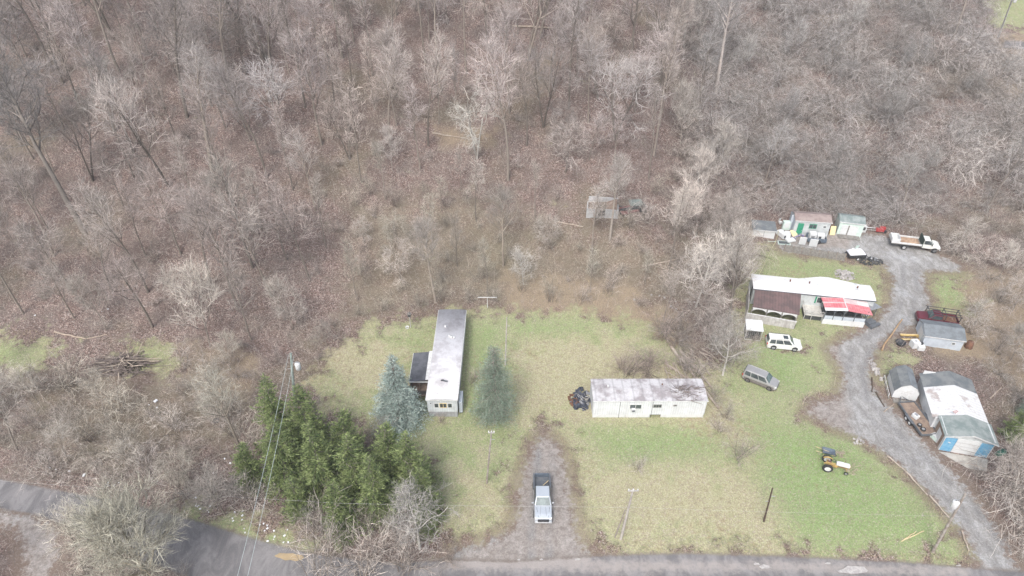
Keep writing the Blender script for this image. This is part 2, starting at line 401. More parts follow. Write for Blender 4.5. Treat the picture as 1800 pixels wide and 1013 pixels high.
LANE = [[(1800, 1040), (1740, 945), (1672, 866), (1610, 802), (1552, 748), (1512, 700), (1502, 655), (1515, 615), (1560, 582), (1592, 550), (1600, 500), (1598, 462), (1555, 432)], [(948, 1000), (952, 900), (958, 830), (962, 770)], [(-60, 862), (90, 878), (220, 903), (400, 960), (560, 1000)]]
def tracks(X, Y):
    out = np.zeros(X.shape)
    for ln in LANE:
        q = [tuple(P(a, b))[:2] for a, b in ln]; d = np.full(X.shape, 1e9)
        for (ax, ay), (bx, by) in zip(q, q[1:]):
            ex, ey = bx - ax, by - ay; t = np.clip(((X - ax) * ex + (Y - ay) * ey) / (ex * ex + ey * ey), 0, 1); d = np.minimum(d, np.hypot(X - ax - t * ex, Y - ay - t * ey))
        out = np.maximum(out, np.exp(-((d - .95) / .42) ** 2))
    return out
def build_ground():
    def axis(lo, hi, st, far):
        a = list(np.arange(lo, hi + 1e-6, st)); g = st; l = []; x = lo
        while x > -far: g *= 1.35; x -= g; l.append(x)
        r = []; x = hi; g = st
        while x < far: g *= 1.35; x += g; r.append(x)
        return np.array(l[::-1] + a + r)
    xs = axis(-125, 140, .45, 1500); ys = axis(24, 200, .45, 1500)
    X, Y = np.meshgrid(xs, ys)
    Z = gz(X, Y)
    sm = lambda k, w: np.clip(.5 + region(k, X.ravel(), Y.ravel()) / (2 * w), 0, 1)
    road, grav, lawn, dry, green, tan, mud = sm('road', .8), sm('gravel', 2.2), sm('lawn', 4.5), sm('dry', 6), sm('green', 5), sm('tan', 4), sm('mud', 1.5)
    far = sm('far', 1.0); road = np.maximum(road, far)
    grav = np.where(road > .5, np.minimum(grav, np.clip(1.2 - road, 0, 1)), grav)
    zj = (np.random.RandomState(3).rand(X.size) - .5) * .10 * (1 - np.clip(road + grav + lawn * .8, 0, 1))
    Z = Z + zj.reshape(Z.shape)
    Z = Z - .06 * (np.clip(road + grav, 0, 1)).reshape(Z.shape)
    ny, nx = X.shape
    idx = np.arange(nx * ny).reshape(ny, nx)
    Q = np.stack([idx[:-1, :-1], idx[:-1, 1:], idx[1:, 1:], idx[1:, :-1]], -1).reshape(-1, 4)
    V = np.stack([X.ravel(), Y.ravel(), Z.ravel()], -1)
    A = np.stack([grav, road, lawn, np.ones_like(road)], -1); B = np.stack([dry, green, tan, mud], -1); Cc = np.stack([sm('olive', 8), tracks(X.ravel(), Y.ravel()), 0 * road, 0 * road + 1], -1)
    fm = lambda a: a[Q].mean(1)
    cls = np.zeros(len(Q), int)
    cls[fm(lawn) > .5] = 1
    cls[fm(grav) > .5] = 2
    cls[fm(road) > .5] = 3
    cen = V[Q].mean(1)
    d2 = region('gravel', cen[:, 0], cen[:, 1])
    right = cen[:, 0] > 25
    names = [('ground', cls == 0, 'leaf covered forest floor and bare brush ground of the hillside'), ('lawn', cls == 1, 'patchy green and straw coloured winter grass'),
             ('driveway', (cls == 2) & ~right, 'short dirt and gravel driveway under the pickup truck'), ('gravel_lane', (cls == 2) & right, 'grey gravel lane winding past the sheds'), ('road', cls == 3, 'old grey asphalt road along the bottom')]
    for nm, msk, lab in names:
        q = Q[msk]; u, inv = np.unique(q, return_inverse=True)
        o = np_mesh(nm, V[u], inv.reshape(-1, 4), GM, smooth=True)
        for an, arr in (('ma', A), ('mb', B), ('mc', Cc)):
            at = o.data.color_attributes.new(an, 'FLOAT_COLOR', 'POINT')
            at.data.foreach_set('color', arr[u].astype(np.float32).ravel())
        tag(o, lab, None, None, 'structure')
        if nm == 'ground': o['label'] = lab
build_ground()
# ------------------------------------------------------------------ plants
def twig_mat(name, base, rough=.9, var=.35):
    """bark and twigs: the object's own colour, streaked and varied"""
    s = NT(name); s.b.inputs['Roughness'].default_value = rough; s.b.inputs['Specular IOR Level'].default_value = .1
    oi = s.n('ShaderNodeObjectInfo')
    v = s.pos('Object')
    nz = s.noise(1.3, 3, .6, v); n2 = s.noise(14, 2, .6, v)
    c = s.n('ShaderNodeMix', data_type='RGBA', blend_type='MULTIPLY'); c.inputs[0].default_value = 1
    s.set(c.inputs[6], oi.outputs['Color']); s.set(c.inputs[7], (*base, 1))
    ri = s.n('ShaderNodeNewGeometry').outputs['Random Per Island']
    br = s.n('ShaderNodeMix', data_type='RGBA', blend_type='MULTIPLY'); br.inputs[0].default_value = 1
    g_ = s.n('ShaderNodeCombineColor'); f_ = s.math('MULTIPLY_ADD', s.math('POWER', ri, 1.6), 1.15, .55)
    for q in range(3): s.set(g_.inputs[q], f_)
    s.set(br.inputs[6], c.outputs[2]); s.set(br.inputs[7], g_.outputs[0]); c = br
    c1 = s.mix(s.math('MULTIPLY', s.step(nz, .35, .7), var), c.outputs[2], tuple(k * .45 for k in base))
    c1 = s.mix(s.math('MULTIPLY', s.step(n2, .5, .8), .3), c1, (.42, .40, .37))
    s.col(c1); return s.m
BARK = twig_mat('bark', (.30, .265, .235)); TWIG = twig_mat('twigs', (.475, .445, .42), var=.3)
PALE = twig_mat('pale_bark', (.52, .50, .475), var=.35)

def rot_about(v, ax, a): return Matrix.Rotation(a, 3, ax) @ v
class Tree:
    def __init__(s, seed): s.r = random.Random(seed); s.lv = {}
    def branch(s, p, d, L, r0, r1, lvl, seg, wander, up=0.0):
        pts = [p.copy()]; ds = []
        d = d.normalized()
        for k in range(seg):
            d = (d + Vector((s.r.gauss(0, wander), s.r.gauss(0, wander), s.r.gauss(0, wander) + up))).normalized()
            p = p + d * (L / seg); pts.append(p.copy()); ds.append(d.copy())
        rs = [r0 + (r1 - r0) * k / seg for k in range(seg + 1)]
        s.lv.setdefault(lvl, []).append((pts, rs, ds))
        return pts, rs, ds
    def kids(s, br, n, t0, t1, ang, Lf, rf, lvl, seg, wander, up=0, bias=None):
        pts, rs, ds = br; m = len(ds); out = []
        ph = s.r.random() * 6.28
        for k in range(n):
            t = t0 + (t1 - t0) * (k + s.r.random()) / n
            i = min(int(t * m), m - 1); f = t * m - i
            p = pts[i].lerp(pts[i + 1], f); d = ds[i]
            ax = d.orthogonal().normalized(); ph += 2.4 + s.r.uniform(-.5, .5)
            nd = rot_about(rot_about(d, ax, ang * s.r.uniform(.7, 1.3)), d, ph)
            if bias: nd = (nd + bias).normalized()
            L = Lf(t) * s.r.uniform(.7, 1.25); r0 = (rs[i] + (rs[i + 1] - rs[i]) * f) * rf
            out.append(s.branch(p, nd, L, r0, r0 * .35, lvl, seg, wander, up))
        return out
    def mesh(s, levels, sides, scale=1.0, minr=0):
        V = []; Fc = []; base = 0
        for lv, ns in zip(levels, sides):
            for pts, rs, ds in s.lv.get(lv, []):
                n = len(pts)
                if ns == 2:      # flat ribbon twig
                    side = ds[0].cross(Vector((s.r.gauss(0, 1), s.r.gauss(0, 1), s.r.gauss(0, 1)))).normalized()
                    for p, r in zip(pts, rs):
                        V.append(p + side * r); V.append(p - side * r)
                    for k in range(n - 1):
                        b = base + 2 * k; Fc.append((b, b + 1, b + 3, b + 2))
                    base += 2 * n
                else:
                    for k, (p, r) in enumerate(zip(pts, rs)):
                        d = ds[min(k, len(ds) - 1)]; a = d.orthogonal().normalized(); b_ = d.cross(a)
                        for q in range(ns):
                            t = 6.2832 * q / ns; V.append(p + (a * math.cos(t) + b_ * math.sin(t)) * r)
                    for k in range(n - 1):
                        for q in range(ns):
                            Fc.append((base + k * ns + q, base + k * ns + (q + 1) % ns, base + (k + 1) * ns + (q + 1) % ns, base + (k + 1) * ns + q))
                    base += ns * n
        return [tuple(v) for v in V], Fc

PROTO = {}
def hide_proto(o):
    for c in [o] + list(o.children_recursive): C.objects.unlink(c)
def plant_proto(key, name, t, lv_trunk, sd_trunk, lv_crown, sd_crown, trunk_m, crown_m):
    root = bpy.data.objects.new(name, None); C.objects.link(root)
    V, Fc = t.mesh(lv_trunk, sd_trunk); np_mesh('trunk', V, Fc, trunk_m, root, smooth=True)
    V, Fc = t.mesh(lv_crown, sd_crown); np_mesh('crown', V, Fc, crown_m, root)
    for o in root.children: C.objects.unlink(o)
    C.objects.unlink(root)
    PROTO[key] = root
    return root

def make_deciduous(key, seed, H, r0, clear, nl, ang, spread, dens=1.0, tw=.0085, wander=.10, up=.06, trunk_m=None, lean=.05, fork=1):
    t = Tree(seed); R = t.r
    trunks = []
    for q in range(fork):
        a = R.random() * 6.28; l = lean if fork == 1 else .28
        trunks.append(t.branch(Vector((0, 0, -.4)), Vector((math.cos(a) * l, math.sin(a) * l, 1)), H * R.uniform(.9, 1.0), r0 * (1 if fork == 1 else .8), r0 * .18, 0, 9, .045, .03))
    l1 = []
    for tr in trunks:
        l1 += t.kids(tr, max(4, int(nl / fork)), clear, .97, ang, lambda u: spread * (1.12 - u) ** .6, .55, 1, 7, wander, up)
    l2 = []
    for b in l1: l2 += t.kids(b, 6, .2, 1, .75, lambda u: spread * .42 * (1.15 - .6 * u), .6, 2, 5, wander * 1.3, up)
    l3 = []
    for b in l2: l3 += t.kids(b, int(5 * dens + .5), .15, 1, .7, lambda u: spread * .2, .6, 3, 3, wander * 1.5, up)
    for k, b in enumerate(l3):
        b4 = t.kids(b, int(5 * dens + .5), .1, 1, .65, lambda u: spread * .13, .6, 4, 2, wander * 1.5, up)
    for lv, mn in ((2, tw * 3.0), (3, tw * 1.7), (4, tw * .95)):
        t.lv[lv] = [(p, [max(x, mn if i < len(r) - 1 else mn * .4) for i, x in enumerate(r)] if lv < 4 else [mn, mn * .8, mn * .3], d) for p, r, d in t.lv[lv]]
    return plant_proto(key, 'bare_tree', t, (0, 1), (8, 5), (2, 3, 4), (3, 2, 2), trunk_m or BARK, TWIG if trunk_m is None else PALE)

make_deciduous('up0', 1, 13, .19, .38, 15, .8, 5.2, 1.0)
make_deciduous('up1', 2, 15, .22, .45, 15, .7, 5.4, 1.0)
make_deciduous('up2', 3, 11, .15, .42, 14, .9, 4.6, 1.0)
make_deciduous('slim0', 17, 14, .15, .45, 14, .7, 3.2, .8)
make_deciduous('slim1', 18, 16, .18, .50, 14, .6, 3.6, .8)
make_deciduous('slim2', 19, 11, .12, .35, 13, .8, 3.2, .8, wander=.15)
make_deciduous('fork0', 4, 13, .22, .35, 18, .8, 5.4, 1.0, fork=2)
make_deciduous('small0', 5, 7.5, .10, .28, 13, 1.05, 4.2, 1.2, up=.10)
make_deciduous('dome0', 15, 10, .16, .50, 16, 1.15, 5.4, 1.0, up=-.03, wander=.14)
make_deciduous('dome1', 16, 9, .15, .45, 16, 1.0, 5.2, 1.0, up=.03, wander=.16)
make_deciduous('small1', 6, 6.5, .09, .25, 12, 1.1, 4.0, 1.2, up=-.02)
make_deciduous('tall0', 8, 22, .38, .50, 20, .75, 6.4, 1.2)
make_deciduous('pale0', 9, 13, .24, .25, 14, .95, 6.2, 1.0, tw=.0095, wander=.28, up=.05, trunk_m=PALE, fork=2)
make_deciduous('pale1', 10, 9, .16, .25, 14, .95, 4.8, 1.2, tw=.009, wander=.22, up=.05, trunk_m=PALE)
make_deciduous('round0', 11, 8, .2, .12, 26, .8, 5.0, 1.5, up=.10, tw=.009)

def make_shrub(key, seed, n, L, droop, dens=1.0, tw=.009, name='bare_shrub', spread=.9):
    t = Tree(seed); R = t.r; st = []
    for k in range(n):
        a = R.random() * 6.28; b = R.uniform(.1, spread); o = Vector((R.gauss(0, .35), R.gauss(0, .35), -.1))
        st.append(t.branch(o, Vector((math.cos(a) * b, math.sin(a) * b, 1)), L * R.uniform(.6, 1.2), .028, .010, 0, 8, .10, -droop))
    l2 = []
    for b in st: l2 += t.kids(b, int(7 * dens), .2, 1, .7, lambda u: L * .36, .6, 1, 4, .16, -droop)
    for b in l2: t.kids(b, int(6 * dens), .1, 1, .8, lambda u: L * .17, .6, 2, 2, .2, -droop * .6)
    for lv, mn in ((1, tw), (2, tw * .8)):
        t.lv[lv] = [(p, [max(x, mn if i < len(r) - 1 else mn * .4) for i, x in enumerate(r)], d) for p, r, d in t.lv[lv]]
    root = bpy.data.objects.new(name, None); C.objects.link(root)
    V, Fc = t.mesh((0,), (4,)); a = np_mesh('stems', V, Fc, BARK, root)
    V, Fc = t.mesh((1, 2), (2, 2)); b = np_mesh('twigs', V, Fc, TWIG, root)
    C.objects.unlink(a); C.objects.unlink(b); C.objects.unlink(root)
    PROTO[key] = root
make_shrub('sh0', 21, 16, 3.4, .02); make_shrub('sh1', 22, 20, 2.8, .08); make_shrub('sh2', 23, 14, 4.2, .0, 1.0, spread=.6)
make_shrub('vine0', 24, 34, 4.2, .20, 1.2, .009, 'vine_tangle', 1.3); make_shrub('vine1', 25, 30, 5.0, .17, 1.2, .009, 'vine_tangle', 1.0)
make_shrub('vine2', 26, 26, 3.4, .24, 1.3, .009, 'vine_tangle', 1.6)

def tone(x, y):
    v = .98 + .16 * math.sin(x * .11 + 1.7 * math.sin(y * .06)) * math.cos(y * .13 + .5) + rnd.uniform(-.10, .12)
    q_ = rnd.random(); v *= 1.20 if q_ < .22 else (.82 if q_ > .72 else 1.0)
    if x < -50: v *= 1 - .28 * min(1, (-50 - x) / 30) * (1 if 75 < y < 130 else .4)  # shadowy left woods painted in: plant colours darken towards that side
    return v
def place(key, x, y, s=1.0, rz=None, col=(1, 1, 1), sz=None, tilt=0.0, dirn=0.0, bark=None):
    c = copy_tree(PROTO[key])
    c.location = (x, y, G(x, y)); c.scale = (s, s, sz or s)
    c.rotation_euler = (tilt * math.cos(dirn), tilt * math.sin(dirn), rnd.random() * 6.28 if rz is None else rz)
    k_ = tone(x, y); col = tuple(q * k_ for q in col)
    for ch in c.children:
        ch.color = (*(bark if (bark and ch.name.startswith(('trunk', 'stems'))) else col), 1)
    return c

# --- conifers
def conifer_mat(name, c, tip, dark):
    s = NT(name); s.b.inputs['Roughness'].default_value = .75; s.b.inputs['Specular IOR Level'].default_value = .2
    v = s.pos('Object'); nz = s.noise(.9, 3, .6, v); n2 = s.noise(6, 2, .6, v)
    g = s.n('ShaderNodeNewGeometry'); rp = g.outputs['Random Per Island']
    col = s.mix(s.step(nz, .35, .65), c, tip); col = s.mix(s.math('MULTIPLY', s.step(rp, .4, 1), .9), col, tip)
    col = s.mix(s.math('MULTIPLY', s.step(n2, .48, .66), .7), col, dark)
    s.col(col)
    tr = s.n('ShaderNodeBsdfTranslucent'); s.set(tr.inputs[0], col); mx = s.n('ShaderNodeMixShader'); mx.inputs[0].default_value = .18
    s.t.links.new(s.b.outputs[0], mx.inputs[1]); s.t.links.new(tr.outputs[0], mx.inputs[2])
    s.t.links.new(mx.outputs[0], s.t.nodes['Material Output'].inputs[0]); return s.m
M_GREEN = conifer_mat('green_needles', (.10, .15, .06), (.28, .335, .14), (.028, .045, .025))
M_BLUE = conifer_mat('blue_needles', (.26, .335, .30), (.50, .575, .53), (.15, .20, .175))
M_GREY = conifer_mat('grey_green_needles', (.17, .225, .17), (.33, .40, .32), (.09, .12, .08))
def make_conifer(key, seed, H, R0, mt, whorl=.42, nb=9, clear=.04, dens=1.0, power=.85, droop=-.12, leaf=.11, bareness=0.0, wide=1.0, name='conifer'):
    """trunk, whorls of branches and short needle sprays along every branch"""
    r = random.Random(seed); rs = np.random.RandomState(seed)
    tr = MB(); z = -.3; seg = 10; pts = [Vector((r.gauss(0, .04) * k, r.gauss(0, .04) * k, -.3 + (H + .2) * k / seg)) for k in range(seg + 1)]
    for k in range(seg): tr.tube(pts[k], pts[k + 1], .16 * (1 - k / seg * .93) * H / 10, .16 * (1 - (k + 1) / seg * .93) * H / 10, 7, False)
    quads = []; lines = []
    z = clear * H
    while z < H * .985:
        u = z / H; L0 = R0 * (1 - u) ** power * wide + .12
        for b in range(nb if u < .8 else 6):
            a = r.random() * 6.283; L = L0 * r.uniform(.5, 1.3); 
            base = Vector((0, 0, z + r.uniform(-.15, .15))); up = droop + .55 * u * u + r.uniform(-.08, .08)
            d = Vector((math.cos(a), math.sin(a), up)).normalized()
            n = max(3, int(L / .13 * dens)); side = Vector((-math.sin(a), math.cos(a), 0))
            lines.append((base, base + d * L * .9))
            for k in range(n):
                t = (k + r.random()) / n
                if t < bareness * (1 - u * .8): continue
                w = L * .36 * (1 - t * .75) * (.35 + min(1, t * 3) * .65)
                for sgn in (-1, 1):
                    o = base + d * (L * t) + Vector((0, 0, -.10 * L * t * t))
                    m = max(1, int(w / .16))
                    for j in range(m):
                        if r.random() < .25: continue
                        q = o + side * sgn * (w * (j + r.random()) / m) + d * (w * .45 * j / m) + Vector((0, 0, r.gauss(.0, .05)))
                        quads.append((q, (side * sgn * .7 + d * r.uniform(.3, 1.1) + Vector((0, 0, r.uniform(-.35, .45)))).normalized()))
        z += whorl * (1 - .45 * u)
    P0 = np.array([tuple(q[0]) for q in quads]); Dv = np.array([tuple(q[1]) for q in quads]); n = len(P0)
    rn = rs.normal(size=(n, 3)); S = np.cross(Dv, rn); S /= np.linalg.norm(S, axis=1, keepdims=True) + 1e-9
    L = leaf * (.8 + .9 * rs.rand(n, 1)); W = leaf * .33 * (.8 + .6 * rs.rand(n, 1))
    V = np.stack([P0 - S * W, P0 + S * W, P0 + Dv * L * 1.6 + S * W * .25, P0 + Dv * L * 1.6 - S * W * .25], 1).reshape(-1, 3)
    root = bpy.data.objects.new(name, None); C.objects.link(root)
    for p, q in lines: tr.tube(p, q, .022, .006, 3, False)
    a = tr.build('trunk', BARK, root); a.color = (.75, .7, .65, 1)
    b = np_mesh('crown', V, np.arange(4 * n).reshape(-1, 4), mt, root)
    C.objects.unlink(a); C.objects.unlink(b); C.objects.unlink(root); PROTO[key] = root
make_conifer('cedar0', 31, 10, 3.1, M_GREEN, .68, 8, .03, 1.0, .62, .06, .17)
make_conifer('cedar1', 32, 9, 2.9, M_GREEN, .64, 8, .03, 1.0, .55, .14, .17)
make_conifer('cedar2', 33, 11, 3.0, M_GREEN, .70, 8, .05, 1.0, .7, .02, .17)
make_conifer('blue', 34, 11.2, 3.7, M_BLUE, .36, 11, .02, 1.1, .85, -.05, .12, .25)
make_conifer('thin', 35, 12.0, 2.5, M_GREY, .30, 11, .10, 1.0, .36, -.08, .09, .20)

# --------------------------- where nothing may grow (buildings, cars, yards)
def clear_of(x, y, marg=1.0):
    for k in ('road', 'gravel', 'lawn', 'pad', 'far'):
        if region(k, x, y)[0] > -marg: return False
    return True
BLOCK = [(1045, 372, 7), (1110, 370, 5), (1345, 415, 4), (1385, 410, 4), (1425, 400, 5), (1495, 400, 5), (1600, 425, 6), (1560, 425, 4), (1655, 590, 5), (1640, 560, 5), (1585, 675, 3.5), (1600, 600, 3), (1680, 720, 7), (1690, 770, 5), (1665, 690, 6), (1590, 745, 4), (185, 648, 5), (245, 645, 5), (215, 668, 5), (240, 690, 4), (272, 708, 3), (1625, 755, 6), (1565, 715, 4), (1660, 640, 5), (1690, 650, 4), (1710, 620, 3.5), (1640, 650, 4), (1600, 480, 5), 
         (1720, 760, 5), (1610, 735, 3), (1360, 545, 6), (1325, 590, 3), (1480, 540, 7), (1740, 815, 2.5), (785, 580, 3), (1020, 705, 3), (1750, 60, 8), (1790, 30, 10), (1800, 90, 7), (1500, 620, 3)]
BLOCKW = [(tuple(P(a, b))[:2], r) for a, b, r in BLOCK]
def blocked(x, y, s=1.0):
    return any((x - c[0]) ** 2 + (y - c[1]) ** 2 < (r * s) ** 2 for c, r in BLOCKW)

# --- trees that stand out in the photograph
PK = (1.0, .93, .90)
def at_px(key, px, py, **kw):
    p = P(px, py); return place(key, p.x, p.y, **kw)
special = [
 ('tall0', 150, 410, 1.25, 'tallest thick dark trunk leaning up towards the left top corner', (.62, .63, .64), (.10, 1.57), (.8, .8, .8)),
 ('tall0', 1258, 165, 1.0, 'tall straight pale grey trunk standing alone left of the vine covered slope', (.85, .87, .9), (0, 0), (1.5, 1.5, 1.55)),
 ('tall0', 372, 512, .72, 'dark straight trunk with a stubby top in the brown leaf slope above the brush pile', (.75, .72, .70), (.03, 1.5), (.55, .5, .46)),
 ('pale0', 838, 278, 1.05, 'wide white limbed tree with twisting branches in the middle of the hillside', (1.1, 1.1, 1.05), (0, 0), (.9, .88, .84)),
 ('fork0', 1080, 245, 1.25, 'forked grey tree with two rising trunks high on the hillside', (.9, .9, .92), (0, 0), (.8, .8, .8)),
 ('tall0', 766, 532, .62, 'tall slender tree directly behind the far end of the narrow mobile home', (.95, .93, .9), (0, 0), (1, .97, .92)),
 ('up1', 885, 468, .85, 'tree with several trunks above the clothesline post', (.95, .92, .88), (0, 0), (1, .97, .9)),
 ('slim1', 1040, 446, .8, 'pale trunk in front of the ruined shack', (1.05, 1.02, 1), (0, 0), (.9, .88, .85)),
 ('tall0', 1072, 422, .60, 'grey trunk leaning right in front of the ruined shack', (.95, .95, .93), (.16, 1.57), (1.0, 1.0, .98)),
 ('dome1', 490, 245, 1.35, 'round white twigged tree brightest on the upper left hillside', (1.35, 1.35, 1.4), (0, 0), (1, 1, 1)),
 ('pale0', 200, 232, .95, 'tree with crooked white bare limbs in the upper left woods', (1, 1.02, .98), (0, 0), (.9, .9, .86)),
 ('tall0', 372, 300, .85, 'thin long trunk rising through the upper left woods', (.9, .88, .88), (.06, 1.57), (.9, .87, .82)),
 ('up1', 555, 370, .85, 'slim trunk left of centre on the leafy slope', (.95, .92, .9), (0, 0), (.85, .8, .75)),
 ('round0', 222, 1052, 1.45, 'big round olive grey tree overhanging the road at the bottom left', (.98, 1.0, .86), (0, 0), (.8, .78, .62)),
 ('pale1', 920, 500, .7, 'small pale tree at the wood edge behind the main lawn', (1.05, 1.02, .98), (0, 0), (1, 1, 1)),
 ('pale1', 1270, 660, 1.0, 'pale bare tree standing beside the fallen logs', (1.05, 1.02, .97), (.08, 0), (.9, .88, .84)),
 ('pale1', 738, 965, 1.0, 'white barked bare tree in front of the green conifer clump', (1.05, 1.03, 1.0), (0, 0), (.95, .95, .9)),
 ('small0', 395, 905, 1.0, 'grey leafless tree at the left side of the conifer clump', (.95, .93, .88), (0, 0), (.9, .88, .84)),
 ('small1', 1230, 500, 1.0, 'white branched small tree at the wood edge left of the carport', (1.2, 1.2, 1.18), (0, 0), (1, 1, 1)),
 ('up1', 425, 790, .8, 'slim leafless tree left of the conifer clump with a dark trunk', (.95, .96, .85), (.04, 1.5), (.8, .78, .72)),
 ('up0', 130, 560, .7, 'thin crooked tree above the left green strip', (.95, .92, .88), (.05, 1.5), (.9, .88, .84)),
 ('small0', 690, 300, .9, 'pale topped small tree left of the white limbed tree', (1.15, 1.12, 1.1), (0, 0), (1, 1, 1)),
 ('up0', 1790, 700, .9, 'leafless tree at the right edge beyond the big garage', (.95, .94, .9), (0, 0), (.9, .88, .84)),
]
spots = []
for key, px, py, s, lab, col, (tilt, dn), bark in special:
    c = at_px(key, px, py, s=s, col=col, tilt=tilt, dirn=dn, bark=bark)
    if key == 'round0': q = PZ(228, 968, 6.0); c.location = (q.x, q.y, G(q.x, q.y))
    tag(c, lab, 'tree'); spots.append((c.location.x, c.location.y, 5.0))

def zone(px, py):
    """what kind of growth the photograph shows at this place on the ground"""
    if py > 1040 or px < -60 or px > 1870: return None
    if px > 1280 and py < 400: return 'vine'
    if px > 1215 and py < 250: return 'vine'
    if px > 1640 and py >= 400: return 'east'
    if px > 1180: return 'edge'
    if py < 330: return 'upper'
    if px < 460 and py > 640: return 'brush'
    if py > 900: return 'brush'
    if px < 560: return 'left'
    return 'middle'
ZT = {  # keys, scale, spacing, chance, colours, label, group
 'upper': (['up0', 'up1', 'slim0', 'slim1', 'slim2', 'fork0', 'dome0', 'dome1', 'slim1', 'small1', 'up1', 'slim0', 'slim2', 'up2'], (.7, 1.4), 4.1, [(.98, .92, .93), (1.02, .97, .95), (.9, .87, .88), (.95, .88, .84)], 'bare grey pink woodland tree among many on the upper half of the leafy hillside', 'bare trees of the upper hillside'),
 'left': (['up0', 'up2', 'dome0', 'slim0', 'slim2', 'up1', 'small0', 'slim1', 'dome1'], (.6, 1.25), 4.6, [(1.0, .95, .92), (.98, .90, .88), (1.05, 1.02, .96)], 'bare grey tree among the many of the left hillside above the green strip', 'bare trees of the left hillside'),
 'middle': (['slim0', 'slim2', 'small0', 'slim1', 'slim2', 'small1'], (.5, 1.0), 5.2, [(1.0, .97, .92), (.98, .93, .88), (.92, .92, .82)], 'slender leafless tree in the thin woods right behind the clearing', 'thin trees behind the clearing'),
 'edge': (['up0', 'small0', 'small1', 'pale1'], (.8, 1.15), 4.6, [(1.05, 1.0, .96), (1.0, .96, .92), (1.12, 1.1, 1.05)], 'leafless tree of the dense strip between the ruined shack and the carport', 'trees left of the upper yard'),
 'vine': (['up1', 'small0', 'small1'], (.7, 1.0), 12.0, [(.92, .94, .96), (.9, .92, .92)], 'grey leafless tree rising out of the vine covered slope', 'trees of the vine covered slope'),
 'brush': (['small0', 'small1', 'up2'], (.6, .85), 6.5, [(1.0, .98, .88), (.98, .96, .9)], 'small olive grey leafless tree in the brush beside the road', 'small trees in the roadside brush'),
 'east': (['small0', 'small1', 'up0'], (.6, .9), 6.0, [(1.0, .96, .92), (.98, .97, .92)], 'bare tree at the right edge behind the sheds', 'bare trees behind the sheds'),
}
counts = {}
def crowd(x, y, sp): return any((x - a) ** 2 + (y - b) ** 2 < (sp * .5 + r * .5) ** 2 for a, b, r in spots)
tries = 0
while tries < 16000 and sum(counts.values()) < 276:
    tries += 1
    y = rnd.uniform(30, 185); x = rnd.uniform(-1, 1) * (y * .80 + 48)
    px, py = proj(x, y, G(x, y)); z = zone(px, py)
    if z is None or py < -25: continue
    if px < 330 and 595 < py < 668: continue
    keys, (s0, s1), sp, cols, lab, grp = ZT[z]
    if crowd(x, y, sp) or not clear_of(x, y, 1.5) or blocked(x, y): continue
    if 850 < py < 1040 and 740 < px < 900: continue
    if 430 < px < 780 and 640 < py < 960: continue
    if z == 'edge' and py > 640: continue
    bk = rnd.choice([.55, .7, .85, 1.0]); c = place(rnd.choice(keys), x, y, s=rnd.uniform(s0, s1), col=rnd.choice(cols), bark=(bk, bk * .98, bk * .95), tilt=rnd.uniform(0, .07), dirn=rnd.random() * 6.28); c.scale[2] *= rnd.uniform(1.0, 1.35)
    tag(c, lab, 'tree', grp); counts[z] = counts.get(z, 0) + 1; spots.append((x, y, sp))
print('trees', counts)

# --- shrubs and vine tangles
SH = {
 'vine': (['vine0', 'vine1', 'vine2'], (.9, 1.9), 3.9, [(.86, .86, .87), (.94, .92, .91), (.78, .79, .79)], 'grey mound of drooping vines on the upper right slope', 'vine tangles of the upper right slope', 'shrub'),
 'brush': (['sh0', 'sh1', 'sh2', 'vine2'], (.8, 1.6), 3.6, [(.98, .96, .86), (.95, .92, .88), (1.0, .95, .92)], 'olive grey thicket shrub in the brush along the road', 'thicket shrubs along the road', 'shrub'),
 'edge': (['sh0', 'sh1', 'vine0', 'sh2'], (.9, 1.5), 3.6, [(1.0, .95, .9), (.96, .92, .88)], 'tangled shrub in the strip between the ruined shack and the carport', 'shrubs left of the upper yard', 'shrub'),
 'east': (['sh0', 'sh1', 'vine2'], (.7, 1.1), 4.0, [(1.0, .95, .9), (.95, .93, .88)], 'bare shrub behind the sheds at the right edge', 'shrubs behind the sheds', 'shrub'),
 'middle': (['sh0', 'sh1', 'sh2', 'sh2'], (.35, 1.0), 3.6, [(1.0, .93, .88), (.95, .93, .82)], 'thin shrub under the trees right behind the clearing', 'shrubs behind the clearing', 'shrub'),
 'left': (['sh0', 'sh1'], (.5, .8), 6.5, [(1.0, .93, .9), (1.0, .96, .9)], 'low shrub under the trees of the left hillside', 'shrubs of the left hillside', 'shrub'),
 'upper': (['sh0', 'sh1'], (.5, .8), 7.5, [(1.0, .93, .9), (.95, .9, .88)], 'low shrub under the trees of the upper hillside', 'shrubs of the upper hillside', 'shrub'),
}
sspots = []; nk = {'bare_shrub': 0, 'vine_tangle': 0}; tries = 0
cells = {}
def scrowd(x, y, sp):
    i, j = int(x // 8), int(y // 8)
    for a in (i - 1, i, i + 1):
        for b in (j - 1, j, j + 1):
            for (u, v, r) in cells.get((a, b), ()):
                if (x - u) ** 2 + (y - v) ** 2 < (sp * .5 + r * .5) ** 2: return True
    return False
